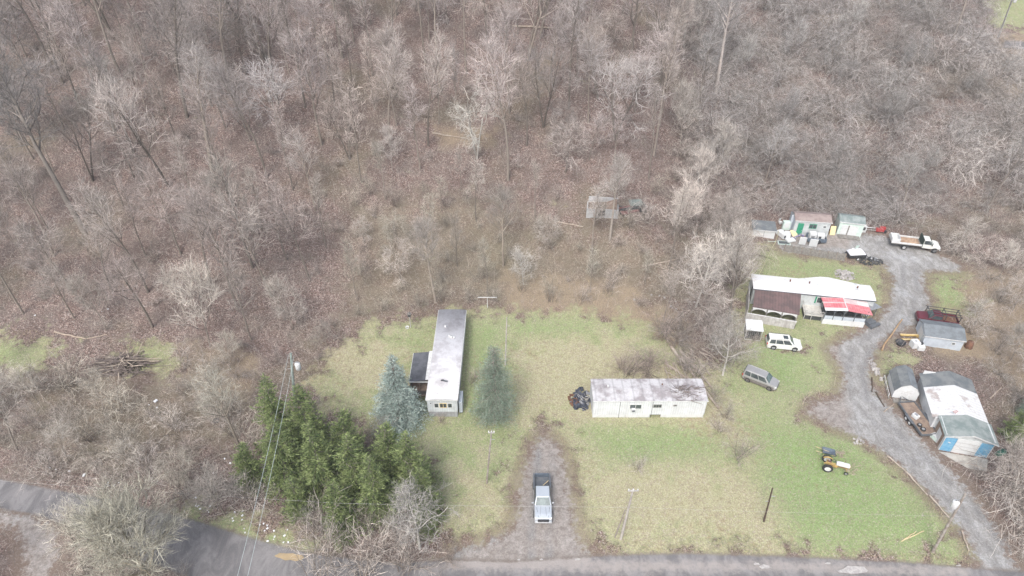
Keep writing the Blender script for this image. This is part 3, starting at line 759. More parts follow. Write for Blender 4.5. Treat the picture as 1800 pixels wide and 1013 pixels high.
while tries < 14000:
    tries += 1
    y = rnd.uniform(30, 200); x = rnd.uniform(-1, 1) * (y * .80 + 48)
    px, py = proj(x, y, G(x, y)); z = zone(px, py)
    if z is None or py < -15: continue
    if px < 330 and 592 < py < 660 and rnd.random() < .75: continue
    keys, (s0, s1), sp, cols, lab, grp, cat = SH[z]
    if scrowd(x, y, sp) or not clear_of(x, y, 1.2) or blocked(x, y, .8): continue
    k = rnd.choice(keys); nm = PROTO[k].name.split('.')[0]
    if nk[nm] >= 290: continue
    if 760 < px < 900 and py > 870: continue
    c = place(k, x, y, s=rnd.uniform(s0, s1), col=rnd.choice(cols), bark=(.75, .7, .66))
    tag(c, lab, cat, grp); nk[nm] += 1
    cells.setdefault((int(x // 8), int(y // 8)), []).append((x, y, sp))
print('shrubs', nk)
for k, px, py, s, lab, col in [
    ('sh0', 1120, 826, .62, 'small leafless bush alone in the middle of the main lawn', (1, .93, .9)), ('sh0', 1297, 805, 1.0, 'leafless bush at the straw coloured lawn edge by the green lawn', (1.05, .98, .9)),
    ('sh1', 1262, 758, .7, 'low bush near the right end of the wide mobile home', (1.05, .98, .9)), ('sh1', 775, 742, .42, 'dead brush against the end wall of the narrow mobile home', (1, .9, .82)),
    ('sh0', 640, 1012, 2.0, 'big pale thicket at the road below the conifers, left one', (1.08, 1.02, .95)), ('sh2', 570, 1022, 1.7, 'pale leafless thicket between puddle and conifers', (1.08, 1.03, .97)),
    ('sh1', 710, 1000, 1.7, 'pale tangled thicket under the white barked tree', (1.05, .99, .93)), ('sh1', 790, 985, .7, 'low reddish brush at the corner of driveway and road', (1, .88, .78)),
    ('sh2', 1105, 662, 1.1, 'reddish brown brush against the back of the wide mobile home, second from the left', (.95, .82, .76)), ('vine2', 1135, 655, 1.2, 'dense brown bramble in the middle behind the wide mobile home', (.9, .78, .72)), ('sh0', 1205, 650, 1.1, 'grey brush among the fallen trunks behind the wide mobile home', (.95, .9, .86)),
    ('sh0', 1165, 590, 1.2, 'tall reddish thicket at the wood edge above the wide mobile home', (.95, .84, .8)), ('vine0', 1195, 605, 1.1, 'dome shaped bramble at the wood edge above the fallen trunks', (.95, .88, .84)), ('sh1', 1255, 700, .8, 'thin brush right beside the end wall of the wide mobile home', (1, .95, .9)), ('sh0', 1275, 735, .7, 'dry brush halfway down the straw strip right of the wide mobile home', (1, .95, .88)), ('sh2', 1285, 640, 1.1, 'tall thin brush between fallen trunks and the silver car', (1.05, 1.0, .95)),
    ('sh2', 1050, 398, 1.1, 'leafless brush directly in front of the block shack ruin', (1.0, .96, .92)), ('sh0', 1105, 398, 1.2, 'leafless brush in front of the collapsed dark shed', (1.0, .95, .9)), ('sh2', 1135, 392, 1.2, 'tall brush at the right end of the collapsed dark shed', (1.0, .96, .93)),
    ('sh2', 830, 675, .6, 'dark twiggy brush leaning on the right wall of the narrow mobile home', (.7, .64, .6)), ('sh0', 1145, 690 - 45, .9, 'brown brush behind the wide mobile home roof', (1, .86, .8)),
    ('sh2', 1220, 668, 1.0, 'pale tangled brush around the fallen trunks, nearest the mobile home roof', (1.05, 1.0, .95)), ('sh1', 1090, 648, .8, 'second brown brush behind the wide mobile home, left of the logs', (1, .85, .8)), ('sh1', 525, 570, .9, 'shrub at the wood edge left of the narrow mobile home', (1, .95, .9)),
    ('sh0', 950, 1060, .5, 'sparse twigs sprouting at the bottom edge of the road', (1.05, 1, .95)), ('vine1', 1785, 860, 1.5, 'thorny thicket right of the concrete pad', (1, .98, .94)), ('sh1', 1800, 935, 1.5, 'thicket along the lane in the lower right corner', (1, .95, .9)),
    ('sh1', 850, 738, .45, 'small frosty bush at the foot of the narrow grey green spruce', (1.15, 1.15, 1.15)), ('sh0', 1325, 600, .5, 'bare bramble growing against the wire kennel', (1.1, 1.05, 1))]:
    c = at_px(k, px, py, s=s, col=col, bark=(.8, .75, .7)); tag(c, lab, 'shrub')

# --- conifers
con = [('cedar2', 502, 790, 1.02), ('cedar0', 552, 800, 1.05), ('cedar1', 448, 856, .75), ('cedar0', 510, 852, .98), ('cedar1', 620, 822, .98), ('cedar2', 575, 872, 1.0), ('cedar0', 635, 882, 1.0),
       ('cedar1', 692, 850, 1.0), ('cedar0', 728, 872, .95), ('cedar1', 605, 928, .78), ('cedar0', 748, 906, .75), ('cedar2', 668, 908, .85), ('cedar1', 530, 908, .66), ('cedar1', 752, 934, .5)]
cl = ['tallest conifer of the clump, under the transformer pole', 'second tall conifer at the back of the clump', 'low conifer sticking out at the left of the clump', 'conifer at the left flank of the clump with a light green top', 'conifer at the back middle of the clump', 'yellow green conifer in the centre of the clump',
      'dense conifer right of the centre of the clump', 'pointed conifer at the back right of the clump nearest the blue spruce', 'rightmost tall conifer of the clump', 'low conifer at the front of the clump near the road', 'shorter conifer at the right edge of the clump',
      'conifer in the front right of the clump', 'low conifer at the front left of the clump behind the thicket', 'smallest conifer peeking out beside the white barked tree']
for (k, px, py, s), lab in zip(con, cl):
    c = at_px(k, px, py, s=s, sz=s * 1.13); tag(c, lab, 'conifer', 'green conifers in the clump')
c = at_px('blue', 704, 736, s=1.0); c.name = 'blue_spruce'; tag(c, 'pale blue spruce left of the narrow mobile home', 'conifer')
c = at_px('thin', 870, 742, s=1.08); c.name = 'grey_spruce'; tag(c, 'thin see-through grey green spruce right of the narrow mobile home', 'conifer')
p = P(1775, 770); c = place('cedar1', p.x, p.y, s=.55); c.name = 'young_conifer'; tag(c, 'small sparse green conifer right of the garage', 'conifer')
p = P(1800, 735); c = place('thin', p.x, p.y, s=.5); c.name = 'young_conifer'; tag(c, 'thin young conifer at the right edge beside the bare trees', 'conifer')

# --- undergrowth: saplings, canes and dead stalks, one object; dry grass tufts, one object
def scatter_sticks(name, n, test, h, w, m, lean=.5, kids=3, seed=1, colr=(1, 1, 1)):
    rs = np.random.RandomState(seed); pts = []
    mul = 9 if 'grass' in name else 3
    yy = rs.uniform(32, 190, n * mul) if mul == 3 else rs.uniform(34, 120, n * mul); xx = rs.uniform(-1, 1, n * mul) * (yy * .80 + 45)
    ok = test(xx, yy); xx = xx[ok][:n]; yy = yy[ok][:n]; n = len(xx); zz = gz(xx, yy) - .05
    B = np.stack([xx, yy, zz], 1)
    def ribbon(B, Dn, L, W):
        rnv = rs.normal(size=Dn.shape); S = np.cross(Dn, rnv); S /= np.linalg.norm(S, axis=1, keepdims=True)
        bend = rs.normal(size=Dn.shape) * .18; m1 = B + Dn * L * .5 + bend * L * .25; e = B + (Dn + bend) * L
        V = np.stack([B - S * W, B + S * W, m1 + S * W * .8, m1 - S * W * .8, e + S * W * .3, e - S * W * .3], 1)
        return V
    d = rs.normal(size=(n, 3)) * lean; d[:, 2] = 1; d /= np.linalg.norm(d, axis=1, keepdims=True)
    L = (h[0] + (h[1] - h[0]) * rs.rand(n, 1) ** 2)
    Vs = [ribbon(B, d, L, w)]
    for k in range(kids):
        t = .35 + .6 * rs.rand(n, 1); d2 = d + rs.normal(size=(n, 3)) * .7; d2 /= np.linalg.norm(d2, axis=1, keepdims=True)
        Vs.append(ribbon(B + d * L * t * .95, d2, L * (.25 + .35 * rs.rand(n, 1)), w * .7))
    V = np.concatenate(Vs).reshape(-1, 3); k = len(V) // 6; i = np.arange(k)[:, None] * 6
    Q = np.concatenate([i + np.array([0, 1, 2, 3]), i + np.array([3, 2, 4, 5])])
    o = np_mesh(name, V, Q, m); o.color = (*colr, 1); return o
def wild(xx, yy): return (np.max([region(k, xx, yy) for k in ('road', 'gravel', 'lawn')], axis=0) < -.3) & ~np.any([(xx - c[0]) ** 2 + (yy - c[1]) ** 2 < (r * .75) ** 2 for c, r in BLOCKW], axis=0)
tag(scatter_sticks('undergrowth', 42000, wild, (.4, 3.0), .011, TWIG, .45, 5, 5, (1.0, .94, .90)), 'thin saplings, canes and dead stalks all over the wooded ground', 'undergrowth', None, 'stuff')
DRYG = mat('straw', (.50, .43, .29), .9, (.36, .31, .19), 2.0)
def fringe(xx, yy):
    l = region('lawn', xx, yy); d = region('dry', xx, yy); g = region('gravel', xx, yy); r = region('road', xx, yy); t = region('tan', xx, yy)
    f = np.random.RandomState(9).rand(len(xx))
    a = ((l > -1.5) & (l < .8)) | ((d > 0) & (f < .5)) | ((t > 0) & (f < .6))
    return a & (g < -.2) & (r < -.1)
tag(scatter_sticks('dry_grass', 30000, fringe, (.12, .55), .014, DRYG, .6, 2, 6), 'dry straw coloured grass tufts along the lawn edges', 'grass', None, 'stuff')

def grass_mat():
    s = NT('lawn_blades'); s.b.inputs['Roughness'].default_value = .9
    ri = s.n('ShaderNodeNewGeometry').outputs['Random Per Island']; nz = s.noise(.12, 3, .6, s.pos())
    f = s.math('ADD', s.math('MULTIPLY', ri, .7), s.math('MULTIPLY_ADD', nz, 1.6, -.65), clamp=True)
    s.col(s.mix(f, (.17, .24, .075), (.50, .46, .30))); return s.m
def onlawn(xx, yy):
    return (region('lawn', xx, yy) > .2) & (region('gravel', xx, yy) < -.4) & (region('road', xx, yy) < -.4) & (yy < 120)
tag(scatter_sticks('lawn_grass', 70000, onlawn, (.06, .24), .016, grass_mat(), .7, 1, 8), 'short green and straw coloured grass tufts of the lawns', 'grass', None, 'stuff')
# ------------------------------------------------------------------ materials of built things
W_SIDING = mat('white_siding', (.56, .59, .59), .6, (.46, .48, .48), 1.2, ribs=.22, rib_axis=2)
W_RIB = mat('white_ribbed_metal', (.66, .68, .69), .5, (.58, .59, .60), .8, ribs=.30, rib_axis=0)
W_PAINT = mat('white_paint', (.62, .63, .63), .55, (.54, .54, .53), 2.0, amt=.6)
W_TRIM = mat('white_trim', (.66, .67, .67), .5, (.54, .54, .53), 3)
ROOF_A = mat('rust_stained_roof', (.52, .51, .52), .6, (.29, .265, .27), .55, amt=.50, ribs=1.2, rib_axis=0, sharp=.10)
ROOF_B = mat('weathered_pale_roof', (.54, .54, .56), .65, (.36, .345, .36), .45, amt=.55, sharp=.14)
ROOF_W = mat('white_coated_roof', (.67, .67, .67), .5, (.44, .46, .45), .7, amt=.66, sharp=.07)
ROOF_D = mat('dark_shingles', (.13, .145, .155), .9, (.20, .21, .21), .8, bump=.6)
ROOF_G = mat('green_grey_shingles', (.17, .21, .205), .9, (.28, .31, .30), .8, bump=.6)
ROOF_GR = mat('grey_shingles', (.19, .21, .225), .85, (.14, .155, .165), .9, bump=.6)
ROOF_BR = mat('brown_rusty_roof', (.115, .085, .082), .7, (.165, .11, .105), .8, ribs=.4, rib_axis=0)
ROOF_BP = mat('brown_felt_roof', (.22, .17, .16), .85, (.30, .25, .23), .8)
ROOF_RED = mat('red_metal_roof', (.56, .16, .18), .5, (.62, .26, .27), 1.4, ribs=.35, rib_axis=0)
ROOF_PINK = mat('faded_pink_roof', (.52, .40, .40), .6, (.6, .5, .48), 1.2)
TAR = mat('black_tar_roof', (.075, .08, .09), .8, (.12, .125, .14), .9, bump=.4)
GLASS = mat('window_glass', (.05, .06, .065), .12, (.10, .12, .12), .8, spec=.7)
GREENP = mat('green_paint', (.05, .30, .18), .5, (.04, .24, .15), 2)
BLUEP = mat('blue_paint', (.11, .31, .50), .55, (.20, .40, .55), 2.5)
GREYW = mat('grey_weathered_wood', (.27, .255, .235), .9, (.18, .17, .155), 3, ribs=.18, rib_axis=0)
GREYP = mat('grey_boards', (.52, .51, .49), .85, (.38, .36, .34), 1.5, ribs=.5, rib_axis=0)
DARK = mat('dark_parts_and_shade', (.045, .048, .05), .7, (.08, .08, .08), 2)  # for dark parts, and for solids that paint shade into open spaces
BLACKP = mat('black_plastic', (.035, .037, .042), .45, (.06, .06, .065), 4)
RUBBER = mat('tyre_rubber', (.03, .03, .032), .8, (.05, .05, .05), 5)
STEEL = mat('grey_steel', (.42, .43, .44), .4, (.32, .32, .33), 4, metal=.5)
CHROME = mat('bright_rim', (.62, .63, .64), .3, (.5, .5, .5), 5, metal=.6)
RUST = mat('rusty_iron', (.20, .10, .065), .8, (.12, .07, .05), 4)
SKIRT = mat('grey_skirting', (.36, .37, .38), .8, (.28, .28, .28), 1.5, ribs=.4, rib_axis=0)
CONC = mat('concrete', (.46, .44, .40), .9, (.36, .34, .31), 1.0, bump=.4)
POLEM = mat('pole_wood', (.24, .20, .17), .9, (.36, .33, .30), 1.5)
POLEP = mat('pale_pole_wood', (.44, .41, .37), .9, (.34, .31, .28), 1.5)
YEL = mat('yellow_paint', (.50, .37, .14), .5, (.38, .26, .10), 3)
CREAM = mat('cream_board', (.74, .62, .36), .7, (.66, .54, .32), 3)
PLANK = mat('fresh_planks', (.66, .53, .33), .8, (.56, .45, .28), 3)
ORLOG = mat('orange_log', (.42, .28, .16), .9, (.34, .24, .15), 3)
REDP = mat('red_paint', (.36, .06, .06), .45, (.40, .05, .05), 3)
MAROON = mat('maroon_car_paint', (.13, .015, .028), .35, (.10, .02, .03), 3, spec=.6)
CARW = mat('white_car_paint', (.70, .70, .66), .3, (.66, .66, .62), 1.0, spec=.6)
CARS = mat('silver_car_paint', (.40, .395, .39), .28, (.36, .355, .35), 1.0, metal=.35, spec=.6)
CARG = mat('blue_grey_car_paint', (.52, .56, .60), .3, (.48, .52, .56), 1.0, metal=.35, spec=.7)
DGREY = mat('dark_grey_panel', (.10, .11, .125), .5, (.14, .15, .16), 2)
SLATE = mat('slate_blue_panel', (.13, .165, .20), .5, (.10, .12, .15), 2)
LAMPW = mat('lamp_lens', (.8, .8, .78), .15, (.7, .7, .7), 3, spec=.7)
LAMPR = mat('red_lens', (.55, .03, .03), .2, (.5, .03, .03), 3, spec=.6)
WSHIELD = mat('windscreen_glass', (.06, .09, .095), .08, (.13, .18, .18), .8, spec=.9)
TARPW = mat('white_tarp', (.78, .79, .80), .6, (.62, .63, .66), 1.5, bump=.5)
TARPB = mat('black_rubbish_bag', (.03, .034, .045), .35, (.07, .08, .11), 3, spec=.6)
DIRT = mat('brown_load', (.30, .20, .14), .95, (.42, .31, .22), 3, bump=.8)
ROCK = mat('pale_rock', (.46, .44, .42), .9, (.30, .28, .27), 3, bump=.6)
WIRE = mat('wire', (.50, .56, .56), .6, (.42, .48, .48), 2)
LITTER = mat('white_litter', (.84, .85, .87), .6, (.7, .72, .76), 5)
LOGM = mat('old_log', (.32, .26, .21), .95, (.46, .40, .34), 2.0, bump=.6)
BRNW = mat('brown_old_boards', (.21, .155, .125), .9, (.30, .23, .18), 2, ribs=.2, rib_axis=0)
SLATEW = mat('pale_blue_siding', (.52, .57, .62), .7, (.44, .48, .53), 1.2, ribs=.2, rib_axis=2)
MINT = mat('pale_green_panel', (.60, .70, .64), .6, (.5, .6, .55), 2)
DKRED = mat('faded_red_trim', (.19, .09, .08), .8, (.14, .08, .075), 2)

def frame(pa, pb, name, label, cat, sink=0.0):
    """a thing whose local x axis runs from pixel pa to pixel pb on the ground, y away from the camera"""
    A, B = P(*pa), P(*pb)
    rz = math.atan2(B.y - A.y, B.x - A.x)
    t = thing(name, label, cat, (A.x, A.y, min(A.z, B.z) - sink), rz)
    return t, math.hypot(B.x - A.x, B.y - A.y)
def grp_part(name, parent, loc, rz=0):
    return None
def window(parent, x, y, z, w, h, face='S', fm=None, gm=None, mull=1, deep=.05, name='window'):
    """frame with mullions proud of the wall and a pane as its sub-part; face S = towards -y, W = -x, E = +x"""
    fm = fm or W_TRIM; gm = gm or GLASS
    m = MB(); g = MB(); t = .07
    def bx(mb, a0, a1, z0, z1, d0, d1):
        if face == 'S': mb.b2(x + a0, x + a1, y - d1, y - d0, z + z0, z + z1)
        elif face == 'W': mb.b2(x - d1, x - d0, y + a0, y + a1, z + z0, z + z1)
        else: mb.b2(x + d0, x + d1, y + a0, y + a1, z + z0, z + z1)
    bx(m, -w / 2, -w / 2 + t, 0, h, 0, deep); bx(m, w / 2 - t, w / 2, 0, h, 0, deep)
    bx(m, -w / 2 + t, w / 2 - t, 0, t, 0, deep); bx(m, -w / 2 + t, w / 2 - t, h - t, h, 0, deep)
    for k in range(1, mull + 1):
        c = -w / 2 + w * k / (mull + 1); bx(m, c - .025, c + .025, t, h - t, 0, deep)
    f = m.build(name, fm, parent)
    bx(g, -w / 2 + t, w / 2 - t, t, h - t, .005, .02); g.build('pane', gm, f)
    return f
def wheel(parent, x, y, z, r, w, rim=None, side=1, name='wheel'):
    """tyre and rim, axle along y"""
    m = MB(); h = w / 2
    m.lathe([(r * .62, -h), (r * .93, -h), (r, -h * .6), (r, h * .6), (r * .93, h), (r * .62, h), (r * .62, -h)], 'Y', (0, 0, 0), 22)
    t = m.build(name, RUBBER, parent, loc=(x, y, z))
    q = MB(); q.lathe([(.001, h * .5), (r * .2, h * .62), (r * .3, h * .35), (r * .55, h * .45), (r * .64, h * .98), (r * .64, -h * .98), (r * .5, -h * .3), (.001, -h * .4)], 'Y', (0, 0, 0), 18)
    for k in range(5):
        a = k * 1.2566; q.box(math.cos(a) * r * .4, h * .55, math.sin(a) * r * .4, r * .36, .02, r * .12, ry=-a)
    o = q.build('rim', rim or CHROME, t)
    if side < 0: t.rotation_euler = (0, 0, math.pi)
    return t

# ---------------- mobile homes
# wide one facing the lawn
t, L = frame((1040.7, 734.5), (1236, 734.5), 'mobile_home', 'long white mobile home with rust stained roof facing the main lawn', 'mobile home')
W, H = 3.65, 3.2
m = MB(); m.b2(0, L, 0, W, .62, H); m.build('wall', W_RIB, t)
m = MB()
for a, b in ((0.05, 4.2), (4.25, 7.35), (8.75, L - .05)): m.b2(a, b, .05, .10, -.3, .62)
m.b2(.05, .10, .1, W - .05, -.3, .62); m.b2(L - .10, L - .05, .1, W - .05, -.3, .62); m.b2(.05, L - .05, W - .1, W - .05, -.3, .62)
m.build('skirting', W_PAINT, t)
m = MB(); m.b2(7.4, 8.7, .5, 3, -.2, .55); m.build('painted_gap_shade', DARK, t)  # dark block in the skirting gap, painted shade below the floor
m = MB()
n = 24
for k in range(n):      # slightly cambered roof sheets
    x0, x1 = -.08 + (L + .16) * k / n, -.08 + (L + .16) * (k + 1) / n
    m.add([(x0, -.12, H), (x1, -.12, H), (x1, W / 2, H + .16), (x0, W / 2, H + .16), (x1, W + .12, H), (x0, W + .12, H), (x0, -.12, H + .05), (x1, -.12, H + .05), (x1, W / 2, H + .21), (x0, W / 2, H + .21), (x1, W + .12, H + .05), (x0, W + .12, H + .05)],
          [(6, 7, 8, 9), (9, 8, 10, 11), (0, 3, 2, 1), (3, 5, 4, 2), (0, 1, 7, 6), (5, 11, 10, 4)])
m.build('roof', ROOF_A, t)
m = MB(); m.b2(-.1, L + .1, -.16, -.125, H - .07, H + .07); m.build('gutter', W_TRIM, t)
m = MB()
for x in (3.35, 7.45): m.b2(x, x + .05, -.012, -.002, .0, H - .1)
m.build('dark_strip', DARK, t)  # two thin dark upright strips on the front wall
f = window(t, 5.35, 0, 1.7, 1.55, .85, mull=1); f = window(t, 8.1, 0, 1.95, 1.05, .55, mull=2, fm=GREYW); f = window(t, 10.3, 0, 2.2, .42, .25, mull=0, fm=GREYW)
m = MB(); m.b2(4.85, 5.3, -.42, -.06, 1.55, 1.95); ac = m.build('air_conditioner', W_TRIM, t, bevel=.02)
m = MB(); m.b2(4.90, 5.25, -.435, -.423, 1.6, 1.9); m.build('grille', DGREY, ac)
m = MB(); m.lathe([(.001, .5), (.12, .5), (.12, 0), (.001, 0)], 'Z', (2.0, 2.2, H + .02), 12); m.build('roof_vent', W_TRIM, t)
m = MB(); m.lathe([(.001, .3), (.09, .3), (.09, 0), (.001, 0)], 'Z', (9.0, 2.6, H + .02), 12); m.build('roof_vent', RUST, t)
# narrow end towards the camera
t, L = frame((753.5, 733), (805, 736), 'mobile_home', 'narrow mobile home pointing at the camera with pale weathered roof and grey skirt', 'mobile home')
t.rotation_euler[2] = D2R(-.5)
W, D, H = L, 17.3, 3.3
m = MB(); m.b2(0, W, 0, D, 1.0, H); m.build('wall', mat('pale_aged_siding', (.62, .66, .68), .7, (.50, .52, .53), 1.0, ribs=.3, rib_axis=0), t)
m = MB(); m.b2(.05, W - .05, .06, D - .05, -.4, 1.0); m.build('skirting', SKIRT, t)
m = MB(); n = 16
for k in range(n):
    a0, a1 = math.pi * k / n, math.pi * (k + 1) / n
    X0, X1 = W / 2 - (W / 2 + .1) * math.cos(a0), W / 2 - (W / 2 + .1) * math.cos(a1); z0, z1 = .14 * math.sin(a0), .14 * math.sin(a1)
    m.add([(X0, -.15, H + z0), (X1, -.15, H + z1), (X1, D + .1, H + z1), (X0, D + .1, H + z0), (X0, -.15, H + z0 + .05), (X1, -.15, H + z1 + .05), (X1, D + .1, H + z1 + .05), (X0, D + .1, H + z0 + .05)],
          [(3, 2, 1, 0), (4, 5, 6, 7), (0, 1, 5, 4), (2, 3, 7, 6)], True)
m.build('roof', ROOF_B, t)
m = MB(); m.b2(W + .1, W + .15, -.1, D, H - .15, H + .08); m.b2(-.15, -.1, -.1, D, H - .15, H + .08); m.b2(-.1, W + .1, -.2, -.152, H - .12, H + .10); m.build('fascia', W_TRIM, t)
m = MB()
for x, y, r in ((1.2, 13.5, .14), (2.2, 11.3, .22), (1.9, 11.5, .12), (2.6, 11.2, .12)): m.lathe([(.001, .35), (r, .35), (r, 0), (.001, 0)], 'Z', (x, y, H + .1), 12)
m.build('roof_vent', W_TRIM, t)
m = MB(); m.box(2.0, 3.0, H + .2, .9, .25, .06, rz=-.3); m.box(1.7, 3.1, H + .2, .4, .2, .06, rz=.4); m.build('loose_sheet', DGREY, t)
for x, w in ((1.15, .6), (2.0, .95), (2.85, .6)): window(t, x, 0, 1.75, w, .85, mull=0 if w < .7 else 1, fm=W_TRIM if w < .7 else CREAM)
m = MB(); m.b2(.4, .5, -.06, -.01, 2.5, 2.62); m.build('lamp', DARK, t)
m = MB(); m.b2(W + .12, W + .55, .6, 2.6, .2, 2.1); m.build('side_box', SLATEW, t)
# dark roofed porch on its left side
A = t.location.copy()
t = thing('porch', 'black roofed timber porch on the left side of the narrow mobile home', 'porch', (A.x - 2.75, A.y + 3.9, G(A.x - 2, A.y + 6)))
m = MB(); m.slab([(0, 0, 2.35), (2.55, 0, 2.65), (2.55, 5.4, 2.65), (0, 5.4, 2.35)], .08); m.build('roof', TAR, t)
m = MB(); m.slab([(2.15, -.02, 2.70), (2.6, -.02, 2.75), (2.6, 5.42, 2.75), (2.15, 5.42, 2.70)], .05); m.b2(0, 2.55, -.07, -.03, 2.2, 2.42); m.b2(-.05, -.01, 0, 5.4, 2.15, 2.36); m.build('trim', W_TRIM, t)
for x in (.08, 1.3, 2.45):
    for y in (.08, 5.3): m = MB(); m.b2(x - .05, x + .05, y - .05, y + .05, -.2, 2.25); m.build('post', BRNW, t)
m = MB(); m.b2(0, 2.55, -1.0, 5.4, .72, .8); m.build('deck', BRNW, t)
m = MB()
for z in (1.0, 1.25, 1.5): m.b2(0, 2.5, -.98, -.92, z, z + .12)
m.b2(0, .08, -1, -.9, -.2, 1.65); m.b2(2.42, 2.5, -1, -.9, -.2, 1.65); m.build('railing', DARK, t)
m = MB(); m.b2(0, .06, .2, 5.3, .2, 1.5); m.build('side_boards', DARK, t)

# white trailer home of the right hand yard
t, L = frame((1318, 534), (1527, 556), 'mobile_home', 'long white roofed mobile home of the right yard behind two porches', 'mobile home')
W, H = 3.5, 3.0
m = MB(); m.b2(0, L, 0, W, -.3, H); m.build('wall', W_SIDING, t)
m = MB(); m.slab([(-.1, -.15, H + .03), (L + .1, -.15, H + .03), (L + .1, W / 2, H + .30), (-.1, W / 2, H + .30)], .06); m.slab([(-.1, W / 2, H + .30), (L + .1, W / 2, H + .30), (L + .1, W + .15, H + .03), (-.1, W + .15, H + .03)], .06); m.build('roof', ROOF_W, t)
m = MB(); m.b2(-.12, L + .12, -.21, -.155, H - .12, H + .04); m.build('gutter', DGREY, t)
window(t, 9.7, 0, 1.5, .9, 1.1, mull=0)
m = MB(); m.b2(9.0, 9.23, -.05, -.005, 1.45, 2.65); m.b2(10.17, 10.4, -.05, -.005, 1.45, 2.65); m.build('shutter', GREENP, t)
m = MB(); m.b2(.58 * L, .75 * L, W + .02, W + .8, -.3, 2.7); m.build('rear_extension', W_SIDING, t)
m = MB(); m.slab([(.38 * L, W - .1, H + .12), (.96 * L, W - .1, H + .12), (.67 * L, W + 1.35, H - .05), (.60 * L, W + 1.3, H - .05)], .05); m.build('rear_roof', ROOF_W, t)
m = MB()
for x in (5.5, 8.3, 15.2): m.lathe([(.001, .35), (.1, .35), (.1, 0), (.001, 0)], 'Z', (x, 2.4, H + .22), 10)
m.build('roof_vent', RUST, t)
home_rz = t.rotation_euler[2]
# brown roofed carport in front of it
t, L = frame((1310, 564), (1396, 579), 'carport', 'brown roofed carport with arched openings and grey board wall', 'carport')
m = MB(); m.b2(0, L, 0, .08, -.3, 1.45); m.build('front_wall', GREYP, t)
m = MB(); m.add([(-.08, 0, -.3), (-.08, 5.4, -.3), (-.08, 5.4, 2.6), (-.08, 0, 2.7), (0, 0, -.3), (0, 5.4, -.3), (0, 5.4, 2.6), (0, 0, 2.7)], [(0, 1, 2, 3), (7, 6, 5, 4), (0, 3, 7, 4), (3, 2, 6, 7), (1, 5, 6, 2)]); m.build('side_wall', GREYP, t)
m = MB(); m.b2(L - .1, L, 0, 5, -.3, .95); m.build('side_wall', GREYW, t)
m = MB(); m.slab([(.55, .25, 2.65), (L + .1, .25, 2.65), (L + .35, 4.6, 3.2), (.75, 4.6, 3.2)], .09); m.slab([(.75, 4.6, 3.2), (L + .35, 4.6, 3.2), (L - .5, 5.6, 3.05), (.75, 5.6, 3.05)], .09); m.build('roof', ROOF_BR, t)
m = MB(); mm = [(0.5, 2.18), (L, 2.18)]
for k in range(3):
    a = L - .1 - k * 2.1; pts = [(a, 1.45)] + [(a - 1.0 - .95 * math.cos(q * math.pi / 8) * -1, 1.45 + .62 * math.sin(q * math.pi / 8)) for q in range(9)][::1]
    arc = [(a - 1.0 + .98 * math.cos(q * math.pi / 10), 1.75 + .55 * math.sin(q * math.pi / 10)) for q in range(11)]
    for (xa, za), (xb, zb) in zip(arc, arc[1:]): m.add([(xa, .3, za), (xb, .3, zb), (xb, .3, 2.58), (xa, .3, 2.58), (xa, .36, za), (xb, .36, zb), (xb, .36, 2.58), (xa, .36, 2.58)], [(0, 1, 2, 3), (7, 6, 5, 4), (0, 4, 5, 1)])
m.build('arched_trim', W_TRIM, t)
for k in range(4): m = MB(); m.b2(L - .1 - k * 2.1 - .06, L - k * 2.1 - .04,   .26, .40, -.2, 2.55); m.build('post', GREYW, t)
m = MB(); m.b2(.3, L - .3, 4.8, 4.9, 0, 2.9); m.b2(.3, L - .2, .5, 4.8, -.05, .02); m.build('painted_carport_shade', DARK, t)  # dark back and floor sheets paint the shade under the carport roof
m = MB(); m.b2(-.05, L + .05, -.04, .12, 1.45, 1.5); m.build('cap_board', W_TRIM, t)
# red roofed porch
t, L = frame((1444, 569), (1517, 576), 'porch', 'screened porch with patchwork red and pink gable roof and white skirt', 'porch')
Dp = 4.6
m = MB(); m.b2(0, L, 0, .08, -.3, .95); m.b2(0, .08, .08, Dp, -.3, .95); m.b2(L - .08, L, .08, Dp, -.3, .95); m.build('skirt', W_PAINT, t)
m = MB(); m.b2(.1, L - .1, .1, Dp, .8, .88); m.build('floor', GREYW, t)
xs = [0.05, L * .22, L * .45, L * .72, L - .05]
for x in xs: m = MB(); m.b2(x - .05, x + .05, 0, .1, .95, 2.95); m.build('post', DGREY, t)
m = MB(); m.b2(0, L, .02, .08, 1.62, 1.70)
for a, b in zip(xs, xs[1:]): pass
m.b2(0, .06, .1, Dp, 1.62, 1.70); m.b2(L - .06, L, .1, Dp, 1.62, 1.70); m.build('railing', DGREY, t)
m = MB()
for a, b in zip(xs, xs[1:]): m.b2(a + .06, b - .06, .035, .05, .97, 1.6)
m.build('lower_panel', SLATEW, t)
m = MB()
for x in (L * .45, L * .72, L * .22):
    m.tube((x, .05, 2.2), (x - .5, .05, 2.9), .05, n=5); m.tube((x, .05, 2.2), (x + .5, .05, 2.9), .05, n=5)
m.build('brace', DGREY, t)
m = MB(); m.b2(.3, L - .3, 3.4, 3.45, .9, 2.5); m.b2(.3, L * .45, .8, 2.2, .9, 1.7); m.b2(L * .55, L - .4, 1.2, 2.6, .9, 1.6); m.build('painted_porch_shade', DARK, t)  # dark sheet and blocks paint shade into the open porch
pk = .47 * L
roof_pts = lambda u, v, side: ((-.3 + (pk + .3) * u, -.45 + (Dp - .2) * v, 2.95 + .25 * u) if side == 0 else (pk + (L + .4 - pk) * u, -.45 + (Dp - .2) * v, 3.20 - .42 * u))
